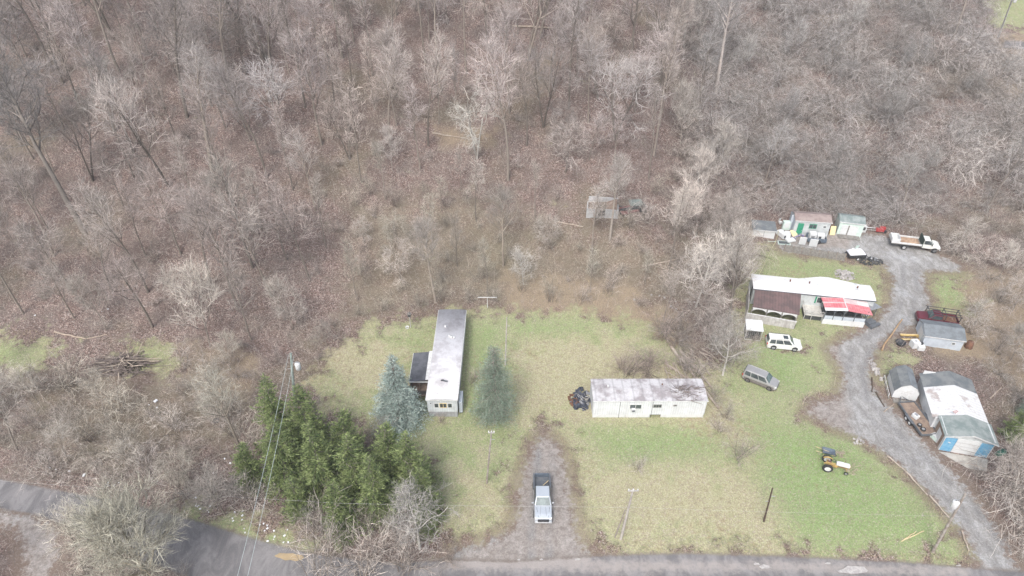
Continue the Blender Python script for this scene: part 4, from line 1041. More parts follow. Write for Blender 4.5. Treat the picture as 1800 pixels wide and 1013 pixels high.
def roofp(side, v0, v1, mt, u0=0, u1=1, nm='roof_panel', dz=0):
    a, b, c, d = roof_pts(u0, v0, side), roof_pts(u1, v0, side), roof_pts(u1, v1, side), roof_pts(u0, v1, side)
    m = MB(); m.slab([(p[0], p[1], p[2] + dz) for p in (a, b, c, d)], .05); m.build(nm, mt, t)
for sd in (0, 1):
    for v0, v1, mt in ([(0, .15, ROOF_W), (.15, .40, ROOF_RED), (.40, .46, ROOF_PINK), (.46, .68, ROOF_RED), (.68, .8, ROOF_PINK), (.8, 1, ROOF_RED)] if sd == 0 else [(0, .42, ROOF_RED), (.42, .62, ROOF_PINK), (.62, .78, ROOF_PINK), (.78, 1, ROOF_RED)]): roofp(sd, v0, v1 - .004, mt)
roofp(1, .44, .62, ROOF_W, .55, .98, 'roof_patch', .03)
m = MB(); m.b2(pk - .06, pk + .06, -.47, Dp - .7, 3.2, 3.25); m.build('ridge_cap', W_TRIM, t)
# raised walkway between the porches
t, L = frame((1407, 566), (1446, 571), 'deck', 'pale wooden deck and steps between the carport and the red porch', 'deck')
m = MB(); m.b2(.4, L - .1, .6, 3.6, .95, 1.03); m.build('boards', mat('pale_deck', (.60, .59, .54), .85, (.5, .48, .44), 2, ribs=.2, rib_axis=1), t)
m = MB()
for z in (1.35, 1.75): m.b2(.4, L - .1, .56, .62, z, z + .09)
for x in (.4, 1.4, L - .15): m.b2(x, x + .08, .55, .63, -.3, 1.85)
m.b2(.36, .42, .6, 3.4, 1.7, 1.8); m.build('railing', GREYP, t)
m = MB(); m.b2(.5, L - .2, .8, 3.4, -.2, .9); m.build('painted_deck_shade', DARK, t)  # dark block filling the space under the deck as painted shade
t, L = frame((1520, 568), (1538, 560), 'metal_awning', 'small grey sheet awning with steps at the right end of the red porch', 'awning')
m = MB(); m.slab([(-.6, .2, 2.2), (L + .6, .0, 2.0), (L + .5, 1.5, 2.0), (-.4, 1.6, 2.3)], .05); m.build('sheet', STEEL, t)
for x in (0, L): m = MB(); m.b2(x, x + .07, .3, .37, -.2, 2.05); m.build('post', DGREY, t)
m = MB(); m.b2(-.2, 1.2, -.9, .1, -.2, .55); m.b2(-.2, 1.6, -1.4, -.9, -.2, .3); m.build('steps', DGREY, t)
# wire kennel
t, L = frame((1308, 597), (1336, 600), 'kennel', 'small white roofed wire kennel beside the white car', 'kennel')
m = MB()
for x in (0, L - .06):
    for y in (0, 1.8): m.b2(x, x + .06, y, y + .06, -.2, 1.9)
m.b2(.06, L - .06, 0, .05, 1.8, 1.88); m.b2(.06, L - .06, 0, .05, .0, .06); m.build('frame', W_TRIM, t)
m = MB(); m.slab([(-.1, -.1, 1.93), (L + .1, -.1, 1.93), (L + .05, 2.0, 2.25), (-.05, 2.0, 2.25)], .05); m.build('roof', W_PAINT, t)
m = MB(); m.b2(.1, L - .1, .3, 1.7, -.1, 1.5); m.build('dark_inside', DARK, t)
m = MB()
for k in range(9): m.tube((L * k / 8, .02, 0), (L * (k + 1) / 9, .02, 1.85), .012, n=4); m.tube((L * k / 8, .02, 1.85), (L * (k + 1) / 9, .02, 0), .012, n=4)
m.build('wire_mesh', STEEL, t)

# ---------------- sheds of the upper yard
def gable(t, L, W, H, R, wall, roof, oh=.15, fm=None):
    m = MB(); m.b2(0, L, 0, W, -.3, H); m.build('wall', wall, t)
    m = MB()
    for x0, x1 in ((0, .04), (L - .04, L)): m.prism([(0.03, H), (W - .03, H), (W / 2, H + R)], x0, x1, 'X')
    m.build('gable_end', wall, t)
    m = MB(); m.slab([(-oh, -oh, H - .02), (L + oh, -oh, H - .02), (L + oh, W / 2, H + R + .05), (-oh, W / 2, H + R + .05)], .07)
    m.slab([(-oh, W / 2, H + R + .05), (L + oh, W / 2, H + R + .05), (L + oh, W + oh, H - .02), (-oh, W + oh, H - .02)], .07); m.build('roof', roof, t)
    m = MB(); m.b2(-oh, L + oh, -oh - .04, -oh - .003, H - .14, H); m.build('eave_board', fm or W_TRIM, t)
t, L = frame((1392, 412), (1453, 417), 'shed', 'white shed with green door and brown felt roof in the upper yard', 'shed')
gable(t, L, 2.9, 2.95, .55, W_SIDING, ROOF_BP)
m = MB(); m.b2(.55, 1.5, -.05, -.005, .1, 2.4); d = m.build('door', GREENP, t); m = MB(); m.lathe([(.001, -.05), (.04, -.05), (.04, 0), (.001, 0)], 'Y', (1.35, -.06, 1.0), 8); m.build('handle', CHROME, d)
window(t, 3.0, 0, 1.5, 1.25, .9, mull=1, fm=GREENP); window(t, 4.9, 0, 1.75, .55, .45, mull=0)
m = MB(); m.b2(-.5, -.06, 1.2, 1.28, -.2, 3.1); m.b2(-.10, -.06, 0, 3.2, -.2, 2.9); m.build('side_panel', SLATEW, t)
t, L = frame((1470, 411), (1512, 417), 'shed', 'pale shed with green grey shingles and double doors in the upper yard', 'shed')
gable(t, L, 2.7, 2.6, .5, MINT, ROOF_G)
m = MB(); m.b2(.5, 1.5, -.05, -.005, .15, 1.95); m.build('door', W_PAINT, t); m = MB(); m.b2(1.7, 3.1, -.05, -.005, .15, 1.95); m.build('door', W_PAINT, t); m = MB(); m.b2(1.5, 1.7, -.06, -.005, .1, 2.0); m.build('door_post', GREYW, t)
m = MB(); m.b2(.2, L - .2, -1.1, -.05, -.1, .12); m.build('ramp', GREYW, t)
t, L = frame((1322, 415), (1360, 420), 'shed', 'low white shed with flat dark roof at the left edge of the upper yard', 'shed')
m = MB(); m.b2(0, L, 0, 2.3, -.3, 1.6); m.build('wall', W_PAINT, t)
m = MB(); m.slab([(-.15, -.15, 1.62), (L + .15, -.15, 1.62), (L + .15, 2.45, 1.95), (-.15, 2.45, 1.95)], .08); m.build('roof', ROOF_D, t)
m = MB(); m.b2(-.15, L + .15, -.2, -.155, 1.42, 1.6); m.build('fascia', W_TRIM, t); m = MB(); m.b2(L * .5 - .03, L * .5 + .03, -.03, -.004, -.1, 1.4); m.build('door_seam', DGREY, t)
t, L = frame((1619, 607), (1687, 617), 'shed', 'pale blue grey shed with dark grey roof beside the maroon truck', 'shed')
gable(t, L, 3.6, 1.95, .65, SLATEW, ROOF_GR)
m = MB(); m.b2(-.03, -.004, .9, 2.4, .0, 1.75); m.build('door', W_PAINT, t); window(t, L * .76, 0, .9, .5, .45, mull=0); window(t, 0, .5, 1.1, .3, .5, 'W', mull=0)
m = MB(); m.b2(.2, L - .1, .1, 3.4, -.6, -.28); m.build('skid', GREYW, t)
# gambrel shed
t, L = frame((1567, 699), (1609, 706), 'barn_shed', 'white barn shaped shed with split dark and grey roof by the lane', 'shed')
t.location.z += .1
pr = [(0, 0), (L, 0), (L, 1.35), (L * .83, 2.15), (L * .5, 2.65), (L * .17, 2.15), (0, 1.35)]; DD = 3.6
m = MB(); m.prism([(x, z) for x, z in pr], 0, DD, 'Y'); m.build('wall', W_PAINT, t)
m = MB()
o = .1
rp = [(-.12, 1.25), (L * .17 - .05, 2.2), (L * .5, 2.74), (L * .83 + .05, 2.2), (L + .12, 1.25)]
for k in (0, 1): m.slab([(rp[k][0], -o, rp[k][1]), (rp[k + 1][0], -o, rp[k + 1][1]), (rp[k + 1][0], DD + o, rp[k + 1][1]), (rp[k][0], DD + o, rp[k][1])], .05)
m.build('roof', ROOF_D, t)
m = MB()
for k in (2, 3): m.slab([(rp[k][0], -o, rp[k][1]), (rp[k + 1][0], -o, rp[k + 1][1]), (rp[k + 1][0], DD + o, rp[k + 1][1]), (rp[k][0], DD + o, rp[k][1])], .05)
m.build('roof', ROOF_GR, t)
m = MB(); m.b2(L * .28, L * .72, -.04, -.004, .1, 1.75); m.build('door', W_TRIM, t)
m = MB(); m.b2(-.45, -.3, -.3, DD, -.15, .0); m.b2(.1, L, -.9, -.1, -.12, -.02); m.build('skid', GREYW, t)
m = MB(); m.tube((-.42, -.1, .45), (-.42, DD, .45), .03); [m.b2(-.46, -.38, y, y + .08, 0, .5) for y in (0, 1.2, 2.4, 3.5)]; m.build('rail', W_TRIM, t)

# big garage: grey front section, white metal roof behind, dark strip at the far end
t, L = frame((1649, 790), (1734, 805), 'garage', 'garage with white metal roof, grey shingled front and blue doors', 'garage')
H, R = 2.75, .75; F0, F1, F2 = 0, 3.0, 8.3; F3 = 10.7
m = MB(); m.prism([(0, -.3), (L, -.3), (L, H), (L / 2, H + R), (0, H)], F0, F1, 'Y'); m.build('front_wall', W_SIDING, t)
m = MB(); m.prism([(-.45, -.3), (L - .1, -.3), (L - .1, H - .1), (L / 2 - .2, H + R - .1), (-.45, H - .4)], F1 + .01, F3, 'Y'); m.build('rear_wall', W_RIB, t)
m = MB(); m.slab([(-.25, F0 - .3, H - .08), (L / 2, F0 - .3, H + R + .08), (L / 2, F1 + .1, H + R + .08), (-.25, F1 + .1, H - .08)], .08); m.slab([(L / 2, F0 - .3, H + R + .08), (L + .3, F0 - .3, H - .1), (L + .3, F1 + .1, H - .1), (L / 2, F1 + .1, H + R + .08)], .08); m.build('front_roof', ROOF_G, t)
m = MB(); m.slab([(-.75, F1 + .12, H - .5), (L / 2 - .2, F1 + .12, H + R), (L / 2 - .2, F2, H + R), (-.75, F2, H - .5)], .06); m.slab([(L / 2 - .2, F1 + .12, H + R), (L + .1, F1 + .12, H - .15), (L + .1, F2, H - .15), (L / 2 - .2, F2, H + R)], .06)
m.build('metal_roof', mat('white_metal_roof', (.62, .62, .62), .5, (.40, .35, .33), .5, amt=.60, ribs=.5, rib_axis=1, sharp=.05), t)
m = MB(); m.slab([(-.75, F2 + .01, H - .48), (L / 2 - .2, F2 + .01, H + R + .02), (L / 2 - .2, F3 + .2, H + R + .02), (-.75, F3 + .2, H - .48)], .06); m.slab([(L / 2 - .2, F2 + .01, H + R + .02), (L + .1, F2 + .01, H - .13), (L + .1, F3 + .2, H - .13), (L / 2 - .2, F3 + .2, H + R + .02)], .06); m.build('rear_roof', ROOF_D, t)
m = MB(); m.b2(.1, 1.35, -.05, -.004, .0, 2.35); m.build('door', BLUEP, t); m = MB(); m.b2(L - 1.45, L - .1, -.05, -.004, .0, 2.35); m.build('door', BLUEP, t)
m = MB(); m.b2(1.42, L - 1.52, -.07, -.004, .0, 2.45)
gd = m.build('garage_door', W_PAINT, t)
m = MB(); [m.b2(1.44, L - 1.54, -.078, -.0705, z, z + .03) for z in (.6, 1.2, 1.8)]; m.build('panel_line', STEEL, gd)
m = MB(); m.box(.7, -.07, 1.55, .3, .03, .12, ry=.4); m.build('ornament', W_TRIM, t)
for x in (0, 1.37, L - 1.5, L - .08): m = MB(); m.b2(x, x + .06, -.08, -.003, 0, 2.5); m.build('trim', W_TRIM, t)
m = MB(); m.slab([(-.28, -.34, H - .1), (L / 2, -.34, H + R + .06), (L / 2, -.31, H + R + .06), (-.28, -.31, H - .1)], .14); m.slab([(L / 2, -.34, H + R + .06), (L + .32, -.34, H - .12), (L + .32, -.31, H - .12), (L / 2, -.31, H + R + .06)], .14); m.build('barge_board', W_TRIM, t)
m = MB(); m.b2(-.04, -.004, .3, 2.7, .0, 2.5); m.build('side_boards', BRNW, t); m = MB(); m.b2(-.08, -.045, .8, 1.9, .2, 1.9); m.build('side_door', W_PAINT, t)
m = MB(); m.b2(L / 2 - .2 + .03, L / 2 + .1, F1 + .1, F1 + .2, H + R, H + R + .1); m.build('cap', W_TRIM, t)
window(t, -.1, F3, 1.1, .6, 1.0, 'W', fm=GREENP, mull=0); m = MB(); m.b2(-.35, 1.0, F3 + .02, F3 + .1, -.3, 3.0); m.build('end_wall', W_PAINT, t)
gar = t
t = thing('flag', 'small red and white striped flag on a short pole at the garage roof', 'flag', gar.matrix_basis @ Vector((1.1, 3.3, 3.25)), gar.rotation_euler[2])
m = MB(); m.tube((0, 0, -.2), (.5, -.2, 1.1), .025); m.build('pole', W_TRIM, t)
for k in range(5): m = MB(); S_ = .6; m.add([(S_ * a, S_ * b, S_ * c + .2) for a, b, c in [(.08 + .06 * k, -.03 * k, .15 + .14 * k), (.6 + .05 * k, -.25, -.05 + .14 * k), (.65 + .05 * k, -.25, .08 + .14 * k), (.12 + .06 * k, -.03 * k, .28 + .14 * k)]], [(0, 1, 2, 3)]); m.build('stripe', REDP if k % 2 == 0 else W_PAINT, t)
# concrete pad in front
m = MB(); q = [P(a, b) for a, b in ((1650, 794), (1736, 808), (1734, 829), (1702, 824))]
m.slab([(p.x, p.y, p.z + .05) for p in q[::-1]], .2); o = m.build('concrete_apron', CONC); tag(o, 'cracked concrete apron in front of the blue garage doors', None, None, 'structure')

# ruined shack in the woods
t, L = frame((1030, 383), (1086, 385), 'ruined_shack', 'grey block walled shack ruin among the trees', 'shack', .2)
m = MB()
m.b2(0, 1.9, 0, .2, -.3, 1.9); m.b2(1.9, 3.0, 0, .2, -.3, .8); m.b2(3.0, L, 0, .2, -.3, 2.0); m.b2(0, .2, .2, 3, -.3, 1.6); m.b2(L - .2, L, .2, 3, -.3, 1.7); m.b2(.2, L - .2, 2.8, 3, -.3, 2.6)
m.build('wall', mat('old_block_wall', (.46, .46, .47), .9, (.34, .34, .33), 1.2), t)
m = MB(); m.b2(1.9, 3.0, .02, .1, .8, 1.75); m.build('window', DARK, t)
m = MB(); m.slab([(L * .6, .4, 1.2), (L - .3, .5, 1.9), (L - .3, 2.7, 2.6), (L * .62, 2.6, 2.0)], .06); m.build('fallen_roof', BRNW, t)
t, L = frame((1090, 386), (1142, 384), 'collapsed_shed', 'collapsed dark shed with rusty red boards beside the shack ruin', 'shed', .2)
m = MB(); r2 = random.Random(5)
for k in range(16): x = r2.uniform(0, L); m.tube((x, r2.uniform(0, 2), r2.uniform(0, .6)), (x + r2.uniform(-2, 2), r2.uniform(0, 2.5), r2.uniform(.5, 2)), .07, n=4)
m.build('beams', GREYW, t)
m = MB(); m.box(L * .35, 1.0, 1.5, L * .6, 1.6, .08, rx=.35, rz=.1); m.box(L * .85, .9, .8, 1.2, .1, 1.3, ry=.2); m.build('red_boards', DKRED, t)
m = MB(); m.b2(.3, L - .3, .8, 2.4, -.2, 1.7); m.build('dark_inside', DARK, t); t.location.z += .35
m = MB(); m.box(L * .65, 2.0, 2.0, 2.2, 1.4, .06, rx=.3, rz=-.15); m.build('green_sheet', mat('mossy_sheet', (.20, .23, .215), .8), t)

# ------------------------------------------------------------------ vehicles
def loft(m, st, smooth=False):
    """stations (x, z0, z1, half width, half width at top) joined into a closed hull"""
    n = 8; vs = []
    for x, z0, z1, w, wt in st:
        zm = z0 + (z1 - z0) * .55
        vs += [(x, -w * .92, z0), (x, -w, z0 + .12), (x, -w, zm), (x, -wt, z1), (x, wt, z1), (x, w, zm), (x, w, z0 + .12), (x, w * .92, z0)]
    fs = []
    for i in range(len(st) - 1):
        for k in range(n): fs.append((i * n + k, i * n + (k + 1) % n, (i + 1) * n + (k + 1) % n, (i + 1) * n + k))
    fs += [tuple(range(n)), tuple(range(len(st) * n - 1, (len(st) - 1) * n - 1, -1))]
    return m.add(vs, fs, smooth)
def lerp4(q, u, v):
    a, b, c, d = [Vector(p) for p in q]
    return (a.lerp(b, u)).lerp(d.lerp(c, u), v)
def glass(q, u0, u1, v0, v1, off, out):
    a, b, c, d = lerp4(q, u0, v0), lerp4(q, u1, v0), lerp4(q, u1, v1), lerp4(q, u0, v1)
    n = (b - a).cross(d - a).normalized()
    if n.dot(Vector(out)) < 0: n = -n
    lo = [p + n * .004 for p in (a, b, c, d)]; hi = [p + n * off for p in (a, b, c, d)]
    return MB().hexa(lo + hi)
def cabin(t, xb0, xb1, xt0, xt1, zb, zt, wb, wt, m_body, rear=True, splits=(.5,), name='cabin', roofm=None):
    """greenhouse: body with windscreen, rear glass and side windows (front of the car at +x)"""
    lo = [(xb0, -wb, zb), (xb1, -wb, zb), (xb1, wb, zb), (xb0, wb, zb)]; hi = [(xt0, -wt, zt), (xt1, -wt, zt), (xt1, wt, zt), (xt0, wt, zt)]
    c = MB().hexa(lo + hi).build(name, m_body, t, bevel=.06)
    glass([lo[1], lo[2], hi[2], hi[1]], .05, .95, .06, .92, .07, (1, 0, .3)).build('windscreen', WSHIELD, t)
    if rear: glass([lo[0], lo[3], hi[3], hi[0]], .10, .90, .15, .88, .07, (-1, 0, .3)).build('rear_window', GLASS, t)
    sp = [0.04] + list(splits) + [.95]
    for a, b in zip(sp, sp[1:]):
        glass([lo[0], lo[1], hi[1], hi[0]], a + .015, b - .015, .06, .93, .065, (0, -1, 0)).build('side_window', GLASS, t)
        glass([lo[3], lo[2], hi[2], hi[3]], a + .015, b - .015, .06, .93, .065, (0, 1, 0)).build('side_window', GLASS, t)
    return c
def wheels(t, xs, y, r, w, rim=None, name='wheel'):
    for x in xs:
        for s in (-1, 1):
            wheel(t, x, s * y, r, r, w, rim, s, name)
def arches(t, xs, y, r):
    for x in xs:
        for s in (-1, 1):
            m = MB(); m.lathe([(.001, s * (y - .12)), (r * 1.22, s * (y - .12)), (r * 1.22, s * (y + .006)), (.001, s * (y + .006))], 'Y', (x, 0, r * 1.02), 20); m.build('wheel_arch', BLACKP, t)
def at_ground(pa, pb, name, label, cat, Lm):
    """centre of a vehicle whose ground centre line runs from pixel pa (rear) to pb (front)"""
    A, B = P(*pa), P(*pb); c = (A + B) / 2
    return thing(name, label, cat, (c.x, c.y, G(c.x, c.y) - .02), math.atan2(B.y - A.y, B.x - A.x))

# pickup in the driveway, nose to the camera
t = at_ground((953, 848), (953.5, 918), 'pickup_truck', 'silver grey crew cab pickup parked nose out in the dirt driveway', 'pickup truck', 5.9)
t.rotation_euler[2] = -math.pi / 2
m = MB(); loft(m, [(2.95, .45, .92, .78, .70), (2.85, .35, 1.08, .95, .84), (2.4, .32, 1.20, 1.0, .90), (1.35, .30, 1.27, 1.0, .93), (-.95, .30, 1.27, 1.0, .95)]); m.build('body', CARG, t, bevel=.03)
m = MB(); m.b2(-2.95, -.96, -1.0, -.84, .45, 1.27); m.b2(-2.95, -.96, .84, 1.0, .45, 1.27); m.b2(-2.95, -.96, -.84, .84, .45, .62); m.build('bed', SLATE, t, bevel=.03)
m = MB(); m.b2(-3.0, -2.9, -.82, .82, .5, 1.25); m.build('tailgate', SLATE, t, bevel=.02)
m = MB(); m.b2(-2.88, -1.0, -.82, .82, .63, .66); m.build('bed_liner', DGREY, t)
m = MB(); [m.b2(-2.95, -1.0, s * .92 - .07, s * .92 + .07, 1.275, 1.30) for s in (-1, 1)]; m.build('bed_rail', DGREY, t)
cabin(t, -.95, 1.38, -.80, .62, 1.26, 1.88, .93, .74, CARG, splits=(.38, .64))
m = MB(); m.b2(2.86, 3.0, -.62, .62, .62, .98); m.build('grille', BLACKP, t)
m = MB(); m.b2(2.80, 3.06, -.95, .95, .38, .58); m.build('bumper', CHROME, t, bevel=.05)
for s in (-1, 1):
    m = MB(); m.box(2.76, s * .80, .96, .26, .26, .24, rz=-s * .5); m.build('headlight', LAMPW, t, bevel=.03)
    m = MB(); m.box(1.05, s * 1.13, 1.30, .14, .24, .20); m.build('mirror', CHROME, t, bevel=.03)
    m = MB(); m.b2(-2.97, -2.90, s * .92 - .06, s * .92 + .06, .85, 1.15); m.build('tail_light', LAMPR, t)
m = MB(); [m.tube((1.5, s * .25, 1.285), (2.6, s * .35, 1.20), .012, n=4) for s in (-1, 1)]; [m.tube((1.6, s * .72, 1.28), (2.75, s * .55, 1.12), .02, n=4) for s in (-1, 1)]; m.build('hood_line', BLACKP, t)
arches(t, (1.9, -1.9), 1.0, .40); wheels(t, (1.9, -1.9), .92, .40, .27)
pick = t
t = thing('plank', 'light wooden plank lying diagonally in the pickup bed', 'plank', (pick.location.x, pick.location.y, pick.location.z)); m = MB(); m.tube((.75, 2.3, .76), (-.2, 1.2, .92), .05, n=4); m.build('board', PLANK, t)

# white sport utility car, nose right
t = at_ground((1349, 606), (1402, 611), 'suv_car', 'white family car with sunroof parked beside the wire kennel', 'car', 4.9)
def suv(t, paint, lower, Lh=2.42, roofx=(-2.15, .62), glassd=GLASS):
    m = MB(); loft(m, [(-Lh, .45, .98, .84, .78), (-Lh + .1, .33, 1.06, .92, .86), (-1.2, .30, 1.08, .94, .88), (.9, .30, 1.06, .94, .88), (1.7, .30, 1.0, .93, .84), (Lh - .15, .34, .88, .88, .74), (Lh, .45, .74, .74, .62)]); m.build('body', paint, t, bevel=.04)
    m = MB(); m.b2(-Lh + .15, Lh - .2, -.955, .955, .24, .42); m.build('sill_trim', lower, t, bevel=.03)
    cabin(t, -Lh + .05, 1.25, roofx[0], roofx[1], 1.05, 1.70, .86, .68, paint, splits=(.30, .62))
    m = MB(); [m.tube((-1.8, s * .62, 1.73), (.4, s * .62, 1.73), .025, n=5) for s in (-1, 1)]; m.build('roof_rail', BLACKP if paint is CARW else CHROME, t)
    for s in (-1, 1):
        m = MB(); m.box(Lh - .16, s * .66, .76, .22, .30, .16, rz=-s * .4); m.build('headlight', LAMPW, t, bevel=.02)
        m = MB(); m.b2(-Lh - .02, -Lh + .10, s * .78 - .08, s * .78 + .10, .70, 1.04); m.build('tail_light', LAMPR, t)
        m = MB(); m.box(.95, s * 1.0, 1.10, .12, .2, .15); m.build('mirror', paint, t, bevel=.02)
    m = MB(); m.b2(Lh - .04, Lh + .03, -.45, .45, .50, .68); m.build('grille', BLACKP, t)
    m = MB(); m.b2(Lh - .1, Lh + .06, -.75, .75, .34, .47); m.build('bumper', lower, t, bevel=.03)
    arches(t, (1.45, -1.45), .945, .36); wheels(t, (1.45, -1.45), .87, .36, .24)
suv(t, CARW, W_TRIM)
m = MB(); m.b2(-.25, .40, -.35, .35, 1.70, 1.715); m.build('sunroof', GLASS, t)
t = at_ground((1313, 664), (1360, 683), 'suv_car', 'silver and brown crossover car parked on the grass, nose towards the lane', 'car', 4.5)
t.location.y += .2
suv(t, CARS, mat('brown_lower_body', (.17, .15, .14), .5), 2.3)
m = MB(); [m.b2(-2.0, 2.0, s * .952 - .006, s * .952 + .006, .42, .80) for s in (-1, 1)]; m.build('door_trim', mat('brown_door_panel', (.20, .18, .17), .35, spec=.5), t)

# flatbed truck, nose right
t = at_ground((1562, 429), (1645, 440), 'flatbed_truck', 'white flatbed truck loaded with dirt at the end of the upper yard', 'truck', 7.8)
t.scale = (1.0, 1.0, 1.0)
m = MB(); m.b2(-3.7, 3.2, -.42, -.28, .62, .80); m.b2(-3.7, 3.2, .28, .42, .62, .80); m.build('chassis', BLACKP, t)
m = MB(); m.b2(-3.8, .9, -1.15, 1.15, .98, 1.10); m.build('flatbed', GREYW, t)
m = MB(); m.b2(-3.8, .9, -1.17, -1.12, 1.10, 1.42); m.b2(-3.8, .9, 1.12, 1.17, 1.10, 1.42); m.build('side_rail', W_TRIM, t)
m = MB(); m.b2(.92, 1.0, -1.15, 1.15, .98, 2.35); m.build('headboard', mat('dark_green_board', (.05, .08, .07), .7), t)
m = MB(); m.b2(1.55, 2.55, -.95, .95, .62, 1.35); loft(m, [(2.5, .62, 1.38, .97, .85), (3.3, .60, 1.32, .97, .80), (3.75, .60, 1.18, .92, .72), (3.85, .65, 1.0, .80, .66)]); m.b2(1.08, 1.56, -.95, .95, .62, 1.35); m.build('body', CARW, t, bevel=.05)
cabin(t, 1.08, 2.75, 1.18, 2.10, 1.34, 2.05, .92, .76, CARW, splits=(.1, .8))
m = MB(); m.b2(3.80, 3.90, -.6, .6, .72, 1.0); m.build('grille', BLACKP, t); m = MB(); m.b2(3.78, 3.98, -.95, .95, .45, .62); m.build('bumper', CHROME, t, bevel=.03)
for s in (-1, 1): m = MB(); m.b2(3.78, 3.88, s * .75 - .13, s * .75 + .13, .78, 1.0); m.build('headlight', LAMPW, t); m = MB(); m.box(2.35, s * 1.15, 1.5, .1, .25, .3); m.build('mirror', BLACKP, t)
arches(t, (3.1,), .97, .40); wheels(t, (3.1,), .90, .40, .26); wheels(t, (-1.6,), 1.0, .42, .32)
ft = t
def local_thing(base, name, label, cat, lx, ly, lz=0, rz=0, group=None):
    p = base.matrix_basis @ Vector((lx, ly, lz)); return thing(name, label, cat, p, base.rotation_euler[2] + rz, group)
t = local_thing(ft, 'dirt_heap', 'heap of brown dirt and wood scraps on the flatbed of the white truck', 'dirt', -1.0, 0, 1.11)
V = []; nx, ny = 22, 12; r2 = random.Random(3)
m = MB()
for j in range(ny + 1):
    for i in range(nx + 1):
        x = -1.3 + 3.0 * i / nx; y = -1.05 + 2.1 * j / ny; e = min(i, nx - i, 4) / 4 * min(j, ny - j, 3) / 3
        V.append((x, y, .02 + e * (.26 + r2.uniform(-.10, .12))))
m.add(V, [(j * (nx + 1) + i, j * (nx + 1) + i + 1, (j + 1) * (nx + 1) + i + 1, (j + 1) * (nx + 1) + i) for j in range(ny) for i in range(nx)]); m.build('dirt', DIRT, t)
t = local_thing(ft, 'tool_box', 'open white tub at the rear end of the truck flatbed', 'tool box', -3.1, .0, 1.12)
m = MB(); m.b2(-.65, .65, -.9, .9, 0, .08); m.b2(-.65, .65, -.95, -.87, 0, .7); m.b2(-.65, .65, .87, .95, 0, .7); m.b2(-.65, -.57, -.87, .87, 0, .7); m.b2(.57, .65, -.87, .87, 0, .7); m.build('tub', W_PAINT, t, bevel=.04)

# maroon pickup with ladder rack behind the shed
t = at_ground((1668, 571), (1612, 562), 'pickup_truck', 'maroon work truck with black rack half hidden behind the blue grey shed', 'pickup truck', 5.5)
t.location.x += .3
m = MB(); loft(m, [(2.75, .45, .90, .80, .72), (2.6, .35, 1.05, .92, .82), (1.3, .32, 1.15, .95, .86), (-.5, .32, 1.15, .95, .88)]); m.build('body', MAROON, t, bevel=.04)
m = MB(); m.b2(-2.7, -.5, -.95, -.85, .45, 1.18); m.b2(-2.7, -.5, .85, .95, .45, 1.18); m.b2(-2.7, -.5, -.85, .85, .45, .6); m.b2(-2.75, -2.68, -.9, .9, .5, 1.18); m.build('bed', MAROON, t, bevel=.03)
cabin(t, -.5, 1.3, -.35, .7, 1.14, 1.72, .88, .70, MAROON, splits=(.1, .75))
m = MB()
for x in (-2.6, -.7, 1.5):
    for s in (-1, 1): m.tube((x, s * .9, 1.15), (x, s * .9, 2.1), .05)
    m.tube((x, -.9, 2.1), (x, .9, 2.1), .05)
for s in (-.9, -.3, .3, .9): m.tube((-2.8, s, 2.12), (1.8, s, 2.12), .05)
m.build('ladder_rack', BLACKP, t)
m = MB(); m.b2(-2.5, -.6, -.8, .8, .62, 1.0); m.build('load', RUST, t)
arches(t, (1.8, -1.7), .95, .38); wheels(t, (1.8, -1.7), .87, .38, .26)

# old tractor on the lawn, nose right
t = at_ground((1452, 819), (1482, 826), 'tractor', 'old yellow tractor with white hood standing on the green lawn', 'tractor', 3.0)
t.location.y -= .1
m = MB(); loft(m, [(-.1, 1.0, 1.42, .26, .20), (.4, .95, 1.46, .28, .22), (1.5, .92, 1.42, .28, .20), (1.68, .95, 1.3, .24, .18)]); m.build('hood', W_PAINT, t, bevel=.04)
m = MB(); m.b2(-1.1, 1.5, -.17, .17, .62, .92); m.b2(-1.3, -.5, -.3, .3, .55, .85); m.tube((-1.15, -.62, .75), (-1.15, .62, .75), .10); m.b2(-.5, .1, -.38, .38, .62, .68); m.build('frame', YEL, t, bevel=.02)
m = MB(); m.b2(.2, 1.4, -.24, .24, .80, .98); m.build('engine', RUST, t); m = MB(); m.b2(1.66, 1.72, -.2, .2, .7, 1.28); m.build('grille', YEL, t)
m = MB(); m.tube((.9, .1, 1.4), (.9, .1, 1.95), .03); m.build('exhaust', RUST, t)
m = MB(); m.box(-.95, 0, 1.12, .45, .48, .06); m.box(-1.17, 0, 1.28, .06, .46, .3, ry=-.2); m.build('seat', DKRED, t, bevel=.02)
m = MB(); m.tube((-.15, 0, 1.35), (-.45, 0, 1.55), .02); m.lathe([(.19, -.015), (.22, 0), (.19, .015), (.16, 0), (.19, -.015)], 'Z', (-.47, 0, 1.57), 20); m.build('steering_wheel', DARK, t)
for s in (-1, 1):
    m = MB(); n = 8
    for k in range(n):
        a0, a1 = math.radians(20 + 120 * k / n), math.radians(20 + 120 * (k + 1) / n); r = .78
        m.add([(-1.15 + r * math.cos(a), s * y, .66 + r * math.sin(a)) for a in (a0, a1) for y in (.38, .62)] + [(-1.15 + (r + .03) * math.cos(a), s * y, .66 + (r + .03) * math.sin(a)) for a in (a0, a1) for y in (.38, .62)], [(0, 1, 3, 2), (4, 6, 7, 5), (0, 4, 5, 1), (2, 3, 7, 6), (0, 2, 6, 4), (1, 5, 7, 3)])
    m.build('fender', YEL, t)
    wheel(t, -1.15, s * .86, .68, .68, .34, W_TRIM, s, 'rear_wheel'); wheel(t, 1.35, s * .72, .30, .30, .14, STEEL, s, 'front_wheel')
m = MB(); m.tube((1.35, -.7, .32), (1.35, 0, .68), .04); m.tube((1.35, .7, .32), (1.35, 0, .68), .04); m.build('front_axle', YEL, t)
